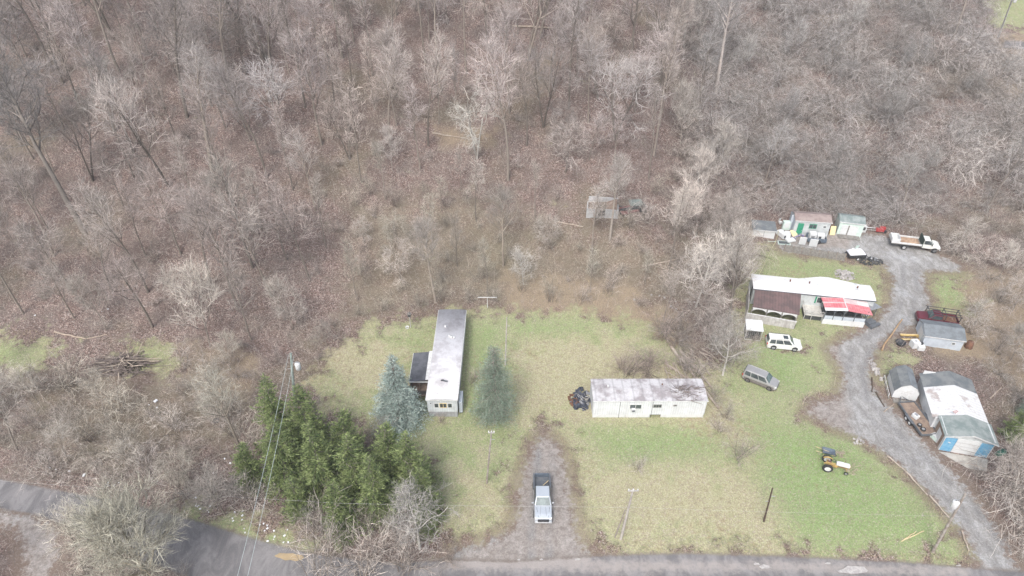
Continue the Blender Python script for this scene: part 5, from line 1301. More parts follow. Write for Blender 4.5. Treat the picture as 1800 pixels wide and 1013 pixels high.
t.scale = (.85, .85, .85); trac = t
t = local_thing(trac, 'wheelbarrow', 'blue wheelbarrow with pale handles behind the tractor wheel', 'wheelbarrow', -.95, 2.2, 0)
m = MB(); m.add([(-.5, -.3, .42), (.35, -.24, .36), (.35, .24, .36), (-.5, .3, .42), (-.7, -.5, .75), (.75, -.4, .78), (.75, .4, .78), (-.7, .5, .75)], [(3, 2, 1, 0), (0, 1, 5, 4), (1, 2, 6, 5), (2, 3, 7, 6), (3, 0, 4, 7)]); o = m.build('tray', SLATE, t)
md = o.modifiers.new('s', 'SOLIDIFY'); md.thickness = .04
m = MB(); [m.tube((.7, s * .15, .30), (-1.45, s * .34, .62), .03) for s in (-1, 1)]; [m.tube((-.4, s * .28, .45), (-.5, s * .28, 0), .025) for s in (-1, 1)]; m.build('handle', PLANK, t); wheel(t, .85, 0, .2, .2, .1, STEEL, 1)

# utility trailer by the garage
t = at_ground((1632, 770), (1590, 712), 'utility_trailer', 'long flat utility trailer with wooden deck beside the garage wall', 'trailer', 5.6)
m = MB(); m.b2(-2.6, 2.6, -1.0, 1.0, .50, .60); m.build('deck', BRNW, t)
m = MB(); [m.b2(-2.7, 2.7, s * 1.05 - .05, s * 1.05 + .05, .42, .72) for s in (-1, 1)]; m.b2(-2.75, -2.65, -1, 1, .42, .72); m.b2(2.65, 2.75, -1, 1, .42, .72); m.tube((2.7, -.8, .5), (3.9, 0, .5), .05); m.tube((2.7, .8, .5), (3.9, 0, .5), .05); m.build('frame', DGREY, t)
wheels(t, (.3, -.5), 1.24, .33, .2, W_TRIM); m = MB(); [m.b2(-.95, .75, s * 1.24 - .13, s * 1.24 + .13, .68, .72) for s in (-1, 1)]; m.build('fender', DGREY, t)
ut = t
def tyre(name, label, p, r=.33, w=.2, flat=True, rim=True, group=None, rz=0):
    t = thing(name, label, 'tyre', p, rz, group); m = MB(); h = w / 2
    m.lathe([(r * .6, 0), (r * .93, 0), (r, h * .6), (r, h * 1.4), (r * .93, w), (r * .6, w), (r * .6, 0)], 'Z', (0, 0, 0), 22); m.build('tread', RUBBER, t)
    if rim: m = MB(); m.lathe([(.001, h), (r * .3, h * 1.1), (r * .58, w * .92), (r * .58, 0.02), (.001, .02)], 'Z', (0, 0, 0), 18); m.build('rim', CHROME, t)
    return t
tyre('spare_wheel', 'spare wheel lying flat at the rear of the utility trailer', ut.matrix_basis @ Vector((-1.9, .45, .61)))
tyre('spare_wheel', 'spare wheel with white face in the middle of the trailer deck near the spare', ut.matrix_basis @ Vector((-1.2, .5, .61)), .28)
t = local_thing(ut, 'engine_box', 'white machine box standing on the utility trailer', 'box', .1, .35, .61); m = MB(); m.box(0, 0, .28, .8, .6, .5, rz=.4); m.build('case', W_TRIM, t, bevel=.05); m = MB(); m.box(.0, 0, .56, .4, .3, .06, rz=.4); m.build('lid', STEEL, t)
# small trailer with white tarp in the upper yard
t = at_ground((1492, 458), (1520, 457), 'small_trailer', 'small dark trailer heaped with white tarp at the end of the board fence', 'trailer', 2.6)
t.location.y += .8
m = MB(); m.b2(-1.4, 1.4, -.75, .75, .45, .55); [m.b2(-1.4, 1.4, s * .75 - .03, s * .75 + .03, .5, .95) for s in (-1, 1)]; m.b2(1.37, 1.43, -.72, .72, .5, .95); m.b2(-1.43, -1.37, -.72, .72, .5, .95); m.build('box', BLACKP, t); wheels(t, (0,), .9, .3, .18, W_TRIM)
st = t
t = local_thing(st, 'tarp', 'crumpled white tarp over the load of the small trailer', 'tarp', 0, .1, .85)
m = MB(); V = []; nx, ny = 16, 12; r2 = random.Random(8)
for j in range(ny + 1):
    for i in range(nx + 1):
        u, v = i / nx * 2 - 1, j / ny * 2 - 1; e = max(0, 1 - u * u) ** .5 * max(0, 1 - v * v) ** .5
        V.append((u * 1.35, v * .8, .08 + e * (.55 + r2.uniform(-.15, .15))))
m.add(V, [(j * (nx + 1) + i, j * (nx + 1) + i + 1, (j + 1) * (nx + 1) + i + 1, (j + 1) * (nx + 1) + i) for j in range(ny) for i in range(nx)], True); m.build('cloth', TARPW, t)
t = local_thing(st, 'metal_chair', 'pale green metal chair on top of the tarp heap', 'chair', .6, 1.0, .0); m = MB(); m.box(0, 0, .9, .5, .5, .05); m.box(0, .22, 1.25, .5, .05, .6, rx=.2); [m.tube((a * .2, b * .2, .9), (a * .25, b * .25, 0), .025) for a in (-1, 1) for b in (-1, 1)]; m.build('frame', MINT, t)

# pickup bed camper, half a dark truck body with a white cap
t = at_ground((1420, 427), (1452, 430), 'truck_bed', 'cut off dark truck bed standing in front of the green door shed', 'truck bed', 3.0)
t.location.y += .8
m = MB(); m.b2(-1.5, 1.5, -.9, -.82, .35, 1.05); m.b2(-1.5, 1.5, .82, .9, .35, 1.05); m.b2(-1.5, 1.5, -.82, .82, .35, .48); m.b2(1.42, 1.5, -.82, .82, .48, 1.05); m.build('bed', SLATE, t, bevel=.03)
m = MB(); m.lathe([(.001, -.91), (.42, -.91), (.42, -.85), (.001, -.85)], 'Y', (.2, 0, .42), 18); m.build('wheel_arch', BLACKP, t); m = MB(); [m.b2(x, x + .3, -.5, .5, -.1, .35) for x in (-1.2, .9)]; m.build('block', GREYW, t)
tb = t
t = local_thing(tb, 'washing_machine', 'white washing machine in the dark truck bed, left one', 'appliance', -.7, 0, .49)
m = MB(); m.b2(-.55, .55, -.5, .5, 0, 1.15); m.build('case', W_PAINT, t, bevel=.03); m = MB(); m.b2(-.35, .25, -.52, -.502, .3, .8); m.build('door', STEEL, t)
t = local_thing(tb, 'metal_cabinet', 'white cabinet with dark opening in the dark truck bed, right one', 'cabinet', .6, 0, .49)
m = MB(); m.b2(-.6, .6, -.5, .5, 0, 1.0); m.build('case', W_PAINT, t, bevel=.03); m = MB(); m.b2(-.4, .0, -.52, -.502, .3, .8); m.build('opening', DARK, t)

# ------------------------------------------------------------------ junk in the upper yard
def junk(px, py, name, label, cat, boxes, rz=0.0, group=None):
    p = P(px, py); t = thing(name, label, cat, p, rz, group)
    for nm, mt, (cx, cy, cz, sx, sy, sz), kw in boxes: m = MB(); m.box(cx, cy, cz, sx, sy, sz, **kw); m.build(nm, mt, t, bevel=.02)
    return t
junk(1374, 415, 'refrigerator', 'white refrigerator lying on its back in front of the low white shed', 'appliance', [('case', W_PAINT, (0, 0, .4, 1.0, 1.8, .75), {}), ('door', W_TRIM, (0, -.1, .80, .9, 1.5, .06), {}), ('motor_hatch', DARK, (0, -.905, .4, .7, .02, .5), {})], .4)
junk(1383, 417, 'freezer', 'white chest freezer beside the lying refrigerator', 'appliance', [('case', W_PAINT, (0, 0, .42, .8, 1.2, .8), {}), ('lid', W_TRIM, (0, 0, .86, .84, 1.24, .06), {})], -.2)
junk(1380, 403, 'cabinet', 'pale mint metal cabinet standing left of the green door', 'cabinet', [('case', MINT, (0, 0, .8, 1.2, .7, 1.6), {}), ('shelf_front', W_PAINT, (0, -.37, 1.0, .8, .03, .9), {})], -.1)
junk(1371, 394, 'plastic_chair', 'white plastic chair behind the junk at the low shed', 'chair', [('seat', W_PAINT, (0, 0, .45, .55, .5, .06), {}), ('backrest', W_PAINT, (0, .25, .8, .55, .05, .6), {'rx': .2}), ('legs', W_TRIM, (0, 0, .2, .5, .45, .04), {}), ('leg', W_TRIM, (.22, .2, .22, .05, .05, .45), {}), ('leg', W_TRIM, (-.22, -.2, .22, .05, .05, .45), {})], .5)
junk(1394, 414, 'plywood_sheet', 'tan plywood sheet leaning in the junk by the green door', 'board', [('board', CREAM, (0, 0, .5, 1.1, .05, 1.2), {'rx': -.9})], .5)
junk(1462, 412, 'yellow_panel', 'yellow panel standing between the two upper sheds', 'board', [('panel', CREAM, (0, 0, .75, .9, .08, 1.6), {'rx': -.3}), ('foot', PLANK, (0, .3, .2, .8, .4, .3), {})], -.1)
junk(1454, 408, 'wooden_shelf', 'brown wooden shelf leaning at the right corner of the green door shed', 'shelf', [('side', BRNW, (-.5, 0, .9, .08, .4, 1.8), {}), ('side', BRNW, (.5, 0, .9, .08, .4, 1.8), {}), ('shelf', DKRED, (0, 0, .5, .9, .4, .06), {}), ('shelf', DKRED, (0, 0, 1.1, .9, .4, .06), {}), ('shelf', BRNW, (0, 0, 1.7, .9, .4, .06), {})], -.1)
junk(1448, 412, 'crate', 'reddish crate against the green door shed, right of the truck bed', 'crate', [('box', DKRED, (0, 0, .45, .9, .6, .8), {}), ('slat', GREYW, (0, -.32, .5, .95, .04, .15), {})], .1)
junk(1378, 428, 'glass_door', 'old glass door in pale frame lying on the grass left of the board fence', 'door', [('frame', MINT, (0, 0, .10, 2.0, 1.1, .08), {}), ('pane', GLASS, (0, 0, .15, 1.75, .85, .02), {})], -.15)
junk(1389, 424, 'mattress', 'white mattress lying left behind the board fence', 'mattress', [('pad', W_PAINT, (0, 0, .2, 1.5, 1.0, .25), {}), ('piping', W_TRIM, (0, 0, .34, 1.4, .9, .02), {})], .25)
junk(1409, 433, 'door_panel', 'white panel leaning on the yard side of the board fence, first one', 'board', [('panel', W_PAINT, (0, .2, .9, 1.1, .06, 1.5), {'rx': .1}), ('edge', W_TRIM, (0, .16, 1.68, 1.12, .08, .05), {})], -.2)
junk(1428, 436, 'door_panel', 'white panel leaning on the yard side of the board fence, second one', 'board', [('panel', W_PAINT, (0, .2, .85, 1.3, .06, 1.5), {'rx': .1}), ('edge', W_TRIM, (0, .16, 1.62, 1.32, .08, .05), {})], -.2)
junk(1515, 407, 'air_unit', 'white air unit with dark grille at the right wall of the pale shed', 'appliance', [('case', W_PAINT, (0, 0, .6, 1.0, .7, 1.2), {}), ('grille', DARK, (0, -.36, .75, .6, .03, .6), {})], -.1)
junk(1545, 408, 'log_splitter', 'red machine with pale rails in the brush between pale shed and flatbed truck', 'machine', [('body', REDP, (0, 0, .45, 1.3, .6, .5), {}), ('hood', REDP, (.6, .5, .5, .9, .5, .5), {}), ('rail', W_TRIM, (-1.4, .4, .5, 2.6, .12, .10), {}), ('rail', GREYP, (-1.3, -.1, .35, 2.2, .1, .1), {}), ('wheel_block', BLACKP, (.9, -.2, .25, .4, .3, .5), {})], -.15)
r2 = random.Random(12)
def pile(px, py, name, label, n, rx, ry, size, mats, cat='pile', h=.4, kind='stuff', rods=False, lm=1.0, seed=3):
    p = P(px, py); rr = random.Random(seed); t = thing(name, label, cat, p) if kind != 'stuff' else None
    m = MB()
    for k in range(n):
        a = rr.random() * 6.28; q = rr.random() ** .6; x, y = math.cos(a) * q * rx, math.sin(a) * q * ry; z = (1 - q) * h * rr.uniform(.5, 1.2)
        gz_ = G(p.x + x, p.y + y) - p.z
        if rods: m.tube((x, y, gz_ + z), (x + rr.gauss(0, 1) * lm, y + rr.gauss(0, .5) * lm, gz_ + z + rr.uniform(-.1, .6)), size * rr.uniform(.5, 1.2), size * .4, 4)
        else: m.box(x, y, gz_ + z, size * rr.uniform(.5, 1.5), size * rr.uniform(.5, 1.5), size * rr.uniform(.3, .9), rr.random() * 3, rr.random(), rr.random())
    o = m.build(name, mats, None if kind == 'stuff' else t)
    if kind == 'stuff': o.location = p; tag(o, label, None, None, 'stuff')
    return o
pile(1406, 415, 'scrap_heap', 'scattered small scrap and toys in front of the green door', 40, 2.4, .9, .28, mat('mixed_scrap', (.5, .5, .52), .6, (.16, .13, .30), 3, amt=.5), h=.3)
pile(1484, 484, 'rubble', 'pale stone rubble heap on the grass above the white roofed home', 70, 1.5, 1.3, .35, ROCK, seed=4)
pile(1530, 460, 'ash_heap', 'black ash and scrap heap right of the small trailer', 80, 2.0, 1.1, .32, DARK, h=.25, seed=5)
pile(1534, 457, 'ash_scrap', 'pale scraps in the black ash heap', 18, 1.3, .8, .25, STEEL, h=.35, seed=6)
pile(1021, 703, 'rubbish_bags', 'black rubbish bags and scrap at the left end of the wide mobile home', 60, 1.4, 1.9, .45, TARPB, h=.7, seed=7)
pile(1024, 708, 'scrap_boards', 'pale boards among the black rubbish bags', 22, 1.1, 1.6, .06, GREYP, h=.9, rods=True, lm=.9, seed=8)
pile(216, 645, 'brush_pile', 'large pile of cut branches near the green strip on the left', 420, 3.6, 1.7, .07, mat('grey_branch', (.24, .20, .18), .9), h=1.6, rods=True, lm=1.2, seed=9)
pile(222, 643, 'cut_logs', 'pale cut poles on the brush pile', 34, 3.0, 1.4, .10, mat('pale_stick', (.52, .44, .36), .9), h=1.9, rods=True, lm=2.2, seed=10)
pile(1010, 706, 'rusty_scrap', 'rusty brown scrap left of the rubbish bags', 20, .9, 1.2, .35, RUST, h=.5, seed=11)
pile(1496, 826, 'twig_heap', 'small heap of twigs and sticks right of the tractor', 60, 1.0, .8, .03, mat('pale_stick', (.5, .45, .4)), h=.15, rods=True, lm=.3, seed=12)
pile(1475, 800, 'leaf_heap', 'small heap of dead stalks behind the tractor hood', 60, .6, .5, .03, mat('pale_stick', (.5, .45, .4)), h=.3, rods=True, lm=.25, seed=13)
pile(1508, 777, 'stone_heap', 'few pale stones at the lawn edge above the tractor', 14, .8, .5, .25, ROCK, h=.1, seed=14)
pile(1539, 650, 'kerb_stones', 'pale stones along the lane edge above the barn shed', 40, .5, 2.0, .3, ROCK, h=.1, seed=15)
pile(1170, 530, 'stone_scatter', 'scattered pale stones in the brush behind the clearing', 10, 5, 2, .25, ROCK, h=.1, seed=16)
pile(1430, 70, 'rubble_far', 'broken branches on the far slope', 20, 2.5, 1.2, .06, mat('pale_stick', (.5, .45, .4)), h=.4, rods=True, lm=1.6, seed=17)
pile(1590, 135, 'scrap_pile_woods', 'heap of scrap metal and boards on the vine covered slope', 50, 3.2, 2.2, .5, mat('scrap_metal', (.34, .30, .27), .7, (.18, .16, .16), 2), h=.8, seed=18)

# board fence of the upper yard: eight leaning panels of one fence
t, L = frame((1378, 441), (1484, 459), 'board_fence', 'grey weathered board fence below the upper yard', 'fence')
r2 = random.Random(2)
for k in range(7):
    a, b = L * k / 7 + .02, L * (k + 1) / 7 - .02; m = MB(); x = a; i = 0
    while x < b - .1:
        h = 1.45 + r2.uniform(-.12, .12); m.box(x + .08, r2.uniform(-.02, .02) + .02, h / 2 - .1, .145, .03, h, ry=r2.uniform(-.02, .02), rx=-.18); x += .165
    m.build('board_panel', GREYW, t)
for k in range(8): m = MB(); m.b2(L * k / 7 - .05, L * k / 7 + .05, .10, .2, -.3, 1.35); m.build('post', BRNW, t)
m = MB(); m.b2(0, L, .06, .10, .4, .48); m.b2(0, L, .16, .20, 1.0, 1.08); m.build('rail', BRNW, t)

# ------------------------------------------------------------------ things beside the blue grey shed
junk(1599, 594, 'car_ramp', 'yellow metal ramp lying beside the black tub, far one', 'ramp', [('deck', YEL, (0, .25, .25, 2.6, .35, .08), {}), ('lip', CREAM, (0, .40, .32, 2.6, .06, .1), {}), ('foot', YEL, (1.1, .25, .1, .3, .35, .25), {})], -.05, 'yellow ramps')
junk(1600, 600, 'car_ramp', 'yellow metal ramp lying beside the black tub, near one', 'ramp', [('deck', YEL, (0, 0.1, .25, 2.5, .35, .08), {}), ('lip', CREAM, (0, -.05, .32, 2.5, .06, .1), {}), ('foot', YEL, (1.1, .1, .1, .3, .35, .25), {})], -.05, 'yellow ramps')
p = P(1582, 605); t = thing('tub', 'round black tub on the grass by the lane', 'tub', p)
m = MB(); m.lathe([(.001, .05), (.55, .05), (.62, .42), (.68, .45), (.70, .42), (.58, 0), (.001, 0)], 'Z', (0, 0, 0), 24); m.build('bowl', BLACKP, t)
junk(1606, 609, 'water_tank', 'white cube tank beside the blue grey shed, left one', 'tank', [('tank', W_PAINT, (0, 0, .5, 1.0, 1.0, 1.0), {}), ('cap', STEEL, (0, 0, 1.03, .25, .25, .05), {})], .1, 'white tanks')
junk(1617, 614, 'water_tank', 'white lower tank beside the blue grey shed, right one', 'tank', [('tank', W_PAINT, (0, 0, .35, .9, .8, .7), {}), ('cap', BLACKP, (.1, .3, .85, .3, .3, .3), {})], -.1, 'white tanks')
p = P(1702, 610); t = thing('bush_stump', 'dark stump and scrap at the right end of the blue grey shed', 'stump', (p.x, p.y, p.z)); m = MB(); m.lathe([(.001, 1.0), (.4, 1.0), (.5, .2), (.6, -.1), (.001, -.1)], 'Z', (0, 0, 0), 10); m.build('wood', RUST, t)
def log(pa, pb, r, name, label, cat, mt, lift=0.0, r1=None, group=None):
    A, B = P(*pa), P(*pb); t = thing(name, label, cat, A, 0, group); m = MB(); n = 6; prev = None; rr = random.Random(int(pa[0] * 7 + pa[1]))
    for k in range(n + 1):
        q = A.lerp(B, k / n); z = G(q.x, q.y) + r + lift * k / n; cur = Vector((q.x - A.x + rr.gauss(0, r * .4), q.y - A.y + rr.gauss(0, r * .4), z - A.z))
        if prev is not None: ra = r + ((r1 or r * .7) - r) * (k - 1) / n; rb = r + ((r1 or r * .7) - r) * k / n; m.tube(prev, cur, ra, rb, 8, k in (1, n))
        prev = cur
    o = m.build(name, mt); bpy.data.objects.remove(t); o.location = A; o['label'] = label; o['category'] = cat
    if group: o['group'] = group
    return o
log((1549, 617), (1585, 562), .13, 'log', 'orange brown pole lying on the lane edge above the barn shed', 'log', ORLOG)
log((1583, 952), (1624, 934), .05, 'plank', 'longer pale plank lying on the green lawn near the road', 'plank', PLANK, r1=.05)
log((1586, 951), (1609, 936), .04, 'plank', 'shorter pale plank crossing the long one on the green lawn', 'plank', PLANK, r1=.04, lift=.1)
for i, (a, b, lab) in enumerate([((1560, 803), (1590, 828), 'rotten edging log along the lawn side of the lane, top one'), ((1592, 829), (1630, 872), 'long thin edging log on the lawn side of the lane, middle one'), ((1634, 872), (1668, 912), 'grey edging log on the lawn side of the lane just above the transformer pole'),
        ((1690, 935), (1702, 968), 'pale edging log at the bottom corner of the green lawn'), ((1533, 665), (1533, 690), 'dark log on the right edge of the lane above the barn shed'), ((1540, 690), (1554, 716), 'thin dark log on the right lane edge left of the barn shed')]):
    log(a, b, .10, 'edging_log', lab, 'log', LOGM if i < 4 else mat('dark_log', (.13, .10, .08), .95))
for i, (a, b, r, lab) in enumerate([((1180, 612), (1262, 718), .24, 'longest fallen trunk slanting behind the wide mobile home'), ((1194, 618), (1250, 682), .20, 'fallen pale trunk just right of the longest one'), ((1170, 640), (1215, 672), .17, 'short broken trunk left of the longest fallen one'),
        ((1228, 650), (1246, 700), .14, 'thin broken trunk across the right end of the mobile home yard'), ((1128, 470), (1210, 452), .14, 'yellowish fallen log in the brush between lawn and ruined shack'), ((95, 585), (152, 597), .13, 'pale crooked fallen log above the left green strip'),
        ((150, 597), (188, 589), .07, 'pale branch continuing the crooked log above the left green strip'), ((760, 235), (822, 245), .14, 'dark fallen log on the pale grass patch high on the hillside'), ((900, 48), (972, 52), .2, 'dark log lying level high on the hillside'),
        ((1553, 655 + 70), (1570, 712), .07, 'thin stick beside the barn shed skid'), ((1740, 700), (1760, 683), .09, 'dark fallen stick in the leaves right of the garage'), ((300, 858), (310, 862), .04, 'pale stick in the roadside brush'), ((278, 796), (330, 799), .07, 'pale white stick lying in the left brush'),
        ((975, 390), (1025, 400), .10, 'dark fallen trunk left of the ruined shack'), ((280, 778), (302, 756), .08, 'broken sapling in the left brush')]):
    log(a, b, r, 'fallen_log', lab, 'log', [LOGM, mat('pale_log', (.46, .38, .30), .95, (.34, .28, .23), 2)][i in (5, 6, 12)])
for i in range(30):
    rr = random.Random(40 + i); a = (rr.uniform(1165, 1235), rr.uniform(610, 668)); log(a, (a[0] + rr.uniform(5, 30), a[1] + rr.uniform(10, 35)), .08, 'broken_branch', 'broken grey branch in the tangle of fallen trunks behind the wide mobile home', 'branch', LOGM, lift=.5, group='branches in the fallen tangle')
# debris that fell over the right end of the wide mobile home's roof
pile(1212, 690, 'roof_debris', 'broken branches lying over the right end of the stained roof', 60, 1.8, 1.5, .04, mat('grey_branch', (.30, .26, .23)), h=.4, rods=True, lm=.9, seed=30).location = PZ(1205, 692, 3.45)
p = P(1756, 800); t = thing('dustbin', 'dark green plastic bin tipped over right of the garage', 'bin', p, .4); m = MB(); m.lathe([(.001, -.6), (.32, -.6), (.38, .6), (.001, .6)], 'X', (0, 0, .4), 16); m.build('barrel', mat('dark_green_plastic', (.03, .14, .10), .4), t); m = MB(); m.lathe([(.001, .61), (.42, .61), (.42, .66), (.001, .66)], 'X', (0, 0, .4), 16); m.build('lid', BLACKP, t)
junk(1643, 772, 'propane_box', 'pale box at the front left corner of the garage', 'box', [('case', MINT, (0, 0, .3, .6, 1.0, .6), {}), ('lid', W_TRIM, (0, 0, .62, .64, 1.04, .04), {})], .3)
tyre('old_tyre', 'old black tyre lying in the brush left of the conifers', P(380, 741), .4, .25, rim=False)

# ------------------------------------------------------------------ poles and wires
def upole(base, top, h, name, label, r=.15, mt=None, arm=0, trans=None, ins=0, top_arm_z=.4):
    A = P(*base); T = PZ(top[0], top[1], A.z + h); t = thing(name, label, 'utility pole', A); d = T - A
    m = MB(); m.tube((0, 0, -.3), d, r, r * .65, 10); m.build('post', mt or POLEM, t)
    u = d.normalized()
    if arm:
        c = d - u * top_arm_z; m = MB(); m.box(c.x, c.y - .12, c.z, arm, .1, .12); m.build('crossarm', GREYP, t)
        for k in (-1, 0, 1): m = MB(); m.lathe([(.001, .26), (.05, .24), (.06, .1), (.03, 0), (.001, 0)], 'Z', (c.x + k * arm * .42, c.y - .12, c.z + .05), 10); m.build('insulator', LAMPW, t)
    if trans:
        c = d - u * trans[1]; x = trans[0]; m = MB(); m.lathe([(.001, .5), (.28, .45), (.32, .38), (.32, -.45), (.28, -.5), (.001, -.5)], 'Z', (c.x + x, c.y - .1, c.z), 16); tr = m.build('transformer', W_TRIM, t)
        m = MB(); [m.tube((c.x + x + q, c.y - .1, c.z + .45), (c.x + x + q, c.y - .1, c.z + .72), .045) for q in (-.1, .1)]; m.build('bushing', STEEL, tr)
    for k in range(ins):
        c = d - u * (1.4 + .9 * k); m = MB(); m.tube(c, c + Vector((.45 * (-1) ** k, -.1, .1)), .035); m.build('bracket', STEEL, t)
    return A + d
T_big = upole((1640, 970), (1697, 868), 10.4, 'utility_pole', 'tall leaning wooden pole with pale transformer at the lane corner', .17, None, 0, (-.55, 1.6), 2)
m1 = upole((1343, 917), (1358, 858), 6.0, 'utility_pole', 'dark slim pole standing alone on the green lawn', .11, mat('dark_pole', (.10, .07, .055), .9), 0, None, 2)
T_lawn = upole((1091, 948), (1113, 860), 8.6, 'utility_pole', 'pale grey pole with white crossarm on the main lawn near the road', .16, POLEP, 1.1, None, 0, .1)
upole((1080, 945), (1099, 896), 4.8, 'guy_stub', 'short brown stub pole right beside the pale lawn pole', .08)
T_left = upole((855, 850), (864, 757), 8.8, 'utility_pole', 'slender pole between driveway and narrow grey spruce', .12, POLEM, .7, None, 1, .2)
T_back = upole((888, 642), (891, 558), 8.0, 'utility_pole', 'pale pole right of the narrow spruce tip', .12, POLEP, 0, None, 1)
T_con = upole((522, 760), (511, 621), 12.2, 'utility_pole', 'grey green pole with white transformer rising out of the conifer clump', .20, mat('green_grey_pole', (.30, .35, .32), .9), 0, (.75, 1.8), 2)
T_far = upole((1755, 65), (1782, -8), 11.0, 'utility_pole', 'pale pole by the far road in the upper right corner', .2, mat('pale_far_pole', (.72, .70, .68), .8), 1.6, (.6, 1.5), 0)
p = P(722, 576); t = thing('birdhouse', 'dark birdhouse on a grey post at the wood edge left of the narrow home', 'birdhouse', p); m = MB(); m.tube((0, 0, -.2), (0, 0, 2.2), .06); m.build('post', GREYP, t); m = MB(); m.box(0, 0, 2.4, .4, .4, .45); m.build('box', DARK, t); m = MB(); m.prism([(-.28, 2.62), (.28, 2.62), (0, 2.85)], -.25, .25, 'Y'); m.build('roof', GREYW, t)
p = P(716, 577); t = thing('bucket', 'white ring shaped bucket on the ground beside the birdhouse post', 'bucket', p); m = MB(); m.lathe([(.22, 0), (.28, .25), (.25, .25), (.19, .02), (.22, 0)], 'Z', (0, 0, 0), 16); m.build('shell', W_PAINT, t)
p = P(857, 541); t = thing('clothesline_post', 'white T shaped clothesline post at the wood edge', 'post', p); m = MB(); m.tube((0, 0, -.2), (0, 0, 2.0), .05); m.build('post', W_TRIM, t); m = MB(); m.tube((-1.4, 0, 2.0), (1.4, 0, 2.0), .055); m.build('crossbar', W_PAINT, t)
def wire(a, b, sag, r, label, mt=None, n=24):
    a, b = Vector(a), Vector(b); pts = [a.lerp(b, k / n) - Vector((0, 0, sag * 4 * (k / n) * (1 - k / n))) for k in range(n + 1)]
    o = MB().path(pts, r, 5).build('overhead_wire', mt or WIRE); o['label'] = label; o['category'] = 'wire'
    return o
WD = mat('dull_wire', (.62, .62, .60), .6)
e1 = PZ(405, 1060, 9.0); e2 = PZ(424, 1060, 9.0)
wire(T_con + Vector((-.3, 0, -.2)), e1, .6, .018, 'left one of the two pale wires dropping from the conifer pole to the road'); wire(T_con + Vector((.3, 0, -.4)), e2, .6, .018, 'right one of the two pale wires dropping from the conifer pole to the road')
a0 = PZ(-120, 836, 6.5); a1 = PZ(600, 885, 5.6); a2 = PZ(1108, 892, 5.6); a3 = PZ(1689, 908, 6.2)
wire(a0, a1, .2, .007, 'thin pale wire over the road at the left', WD); wire(a1, a2, .1, .008, 'thin pale wire crossing above the pickup and driveway', WD); wire(a2, a3, .15, .006, 'thin pale wire over the green lawn to the transformer pole', WD)
YW = mat('yellow_wire', (.58, .56, .34), .6)
p = P(1362, 430); t = thing('clothes_pole', 'thin pale pole with a short arm at the left end of the board fence', 'post', p); m = MB(); m.tube((0, 0, -.2), (0, 0, 2.8), .035); m.build('post', YW, t); m = MB(); m.tube((-1.3, 0, .6), (.1, 0, .6), .035); m.build('arm', MINT, t)
wire((p.x, p.y, p.z + 1.0), PZ(1334, 484, p.z + 1.5), .1, .03, 'pale yellow wire from the fence corner to the white roof', YW)

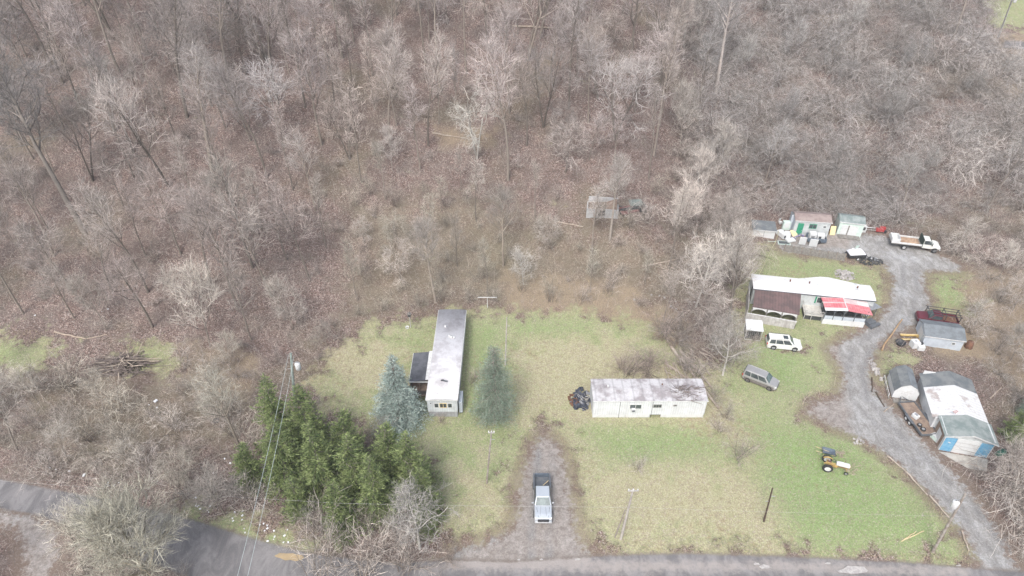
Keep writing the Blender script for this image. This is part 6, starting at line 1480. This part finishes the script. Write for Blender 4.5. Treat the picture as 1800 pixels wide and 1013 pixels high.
# ------------------------------------------------------------------ litter and patches
def litter_proto():
    o = MB().box(0, 0, .06, .34, .24, .10, .3, .2, .1).build('litter_scrap', LITTER); return o
lp = litter_proto(); first = True; rr = random.Random(77)
spots_l = [(148, 836), (88, 823), (122, 829), (98, 826)] + [(rr.uniform(185, 215), 845 + rr.uniform(0, 12)) for _ in range(10)] + [(rr.uniform(330, 510), 0) for _ in range(34)] + [(274, 706), (262, 712), (276, 717), (179, 548), (190, 544), (62, 555), (405, 815), (395, 807), (375, 832), (440, 788)]
for i, (px, py) in enumerate(spots_l):
    if py == 0: py = 880 + (px - 330) * .37 + rr.gauss(0, 10)
    p = P(px, py); o = lp if first else lp.copy()
    if not first: C.objects.link(o)
    first = False; o.location = (p.x, p.y, p.z + .02); s = rr.uniform(.3, .75) * (2.2 if i in (0, 48) else 1); o.scale = (s, s, s); o.rotation_euler = (0, 0, rr.random() * 6); o['kind'] = 'thing'
    z = 'verge' if py > 760 else 'brush'
    tag(o, 'scrap of white litter on the grass verge along the road' if z == 'verge' else 'white litter scrap on the ground of the left woods', 'paper scrap', 'litter along the road' if z == 'verge' else 'litter in the left woods')
for px, py, s, lab in [(1345, 997, 1.0, 'largest round'), (1330, 992, .5, 'small round'), (1500, 1004, 1.6, 'long stretched'), (1455, 991, .45, 'small lone'), (1015, 984, .5, 'right one of three small'), (952, 984, .35, 'middle one of three small'), (912, 985, .3, 'left one of three small'), (1685, 995, .4, 'small rightmost')]:
    p = P(px, py); m = MB(); n = 14; q = random.Random(px); pts = [(math.cos(k / n * 6.283) * s * .75 * q.uniform(.6, 1.2) * (1.6 if 'long' in lab else .9), math.sin(k / n * 6.283) * s * .75 * q.uniform(.15, .5), 0) for k in range(n)]
    m.slab(pts, .03); o = m.build('road_patch', mat('pale_dry_patch', (.46, .44, .42), .9, (.33, .31, .30), 3)); o.location = (p.x, p.y, p.z + .05); tag(o, lab + ' pale filled pothole on the road', None, None, 'structure')
p = P(508, 979); m = MB(); q = random.Random(5); n = 18
pts = [(math.cos(k / n * 6.283) * 1.6 * q.uniform(.85, 1.1), math.sin(k / n * 6.283) * .42 * q.uniform(.7, 1.2), 0) for k in range(n)]
m.slab(pts, .03); o = m.build('puddle', mat('muddy_water', (.42, .32, .19), .12, (.36, .28, .17), 1.0, spec=.5)); o.location = (p.x, p.y, p.z + .05); o.rotation_euler[2] = -.12; tag(o, 'muddy brown puddle at the edge of the road', None, None, 'structure')

# ------------------------------------------------------------------ the damp air
def haze():
    m = MB(); m.b2(-420, 420, -60, 420, -1.5, 150)
    mt = bpy.data.materials.new('damp_air'); mt.use_nodes = True; nt = mt.node_tree
    for n in list(nt.nodes): nt.nodes.remove(n)
    o = nt.nodes.new('ShaderNodeOutputMaterial'); v = nt.nodes.new('ShaderNodeVolumePrincipled')
    v.inputs['Color'].default_value = (.88, .93, .97, 1); v.inputs['Density'].default_value = HAZE
    nt.links.new(v.outputs[0], o.inputs['Volume'])
    ob = m.build('haze', mt); tag(ob, 'thin damp haze over the whole valley', None, None, 'stuff')
HAZE = .0003
haze()
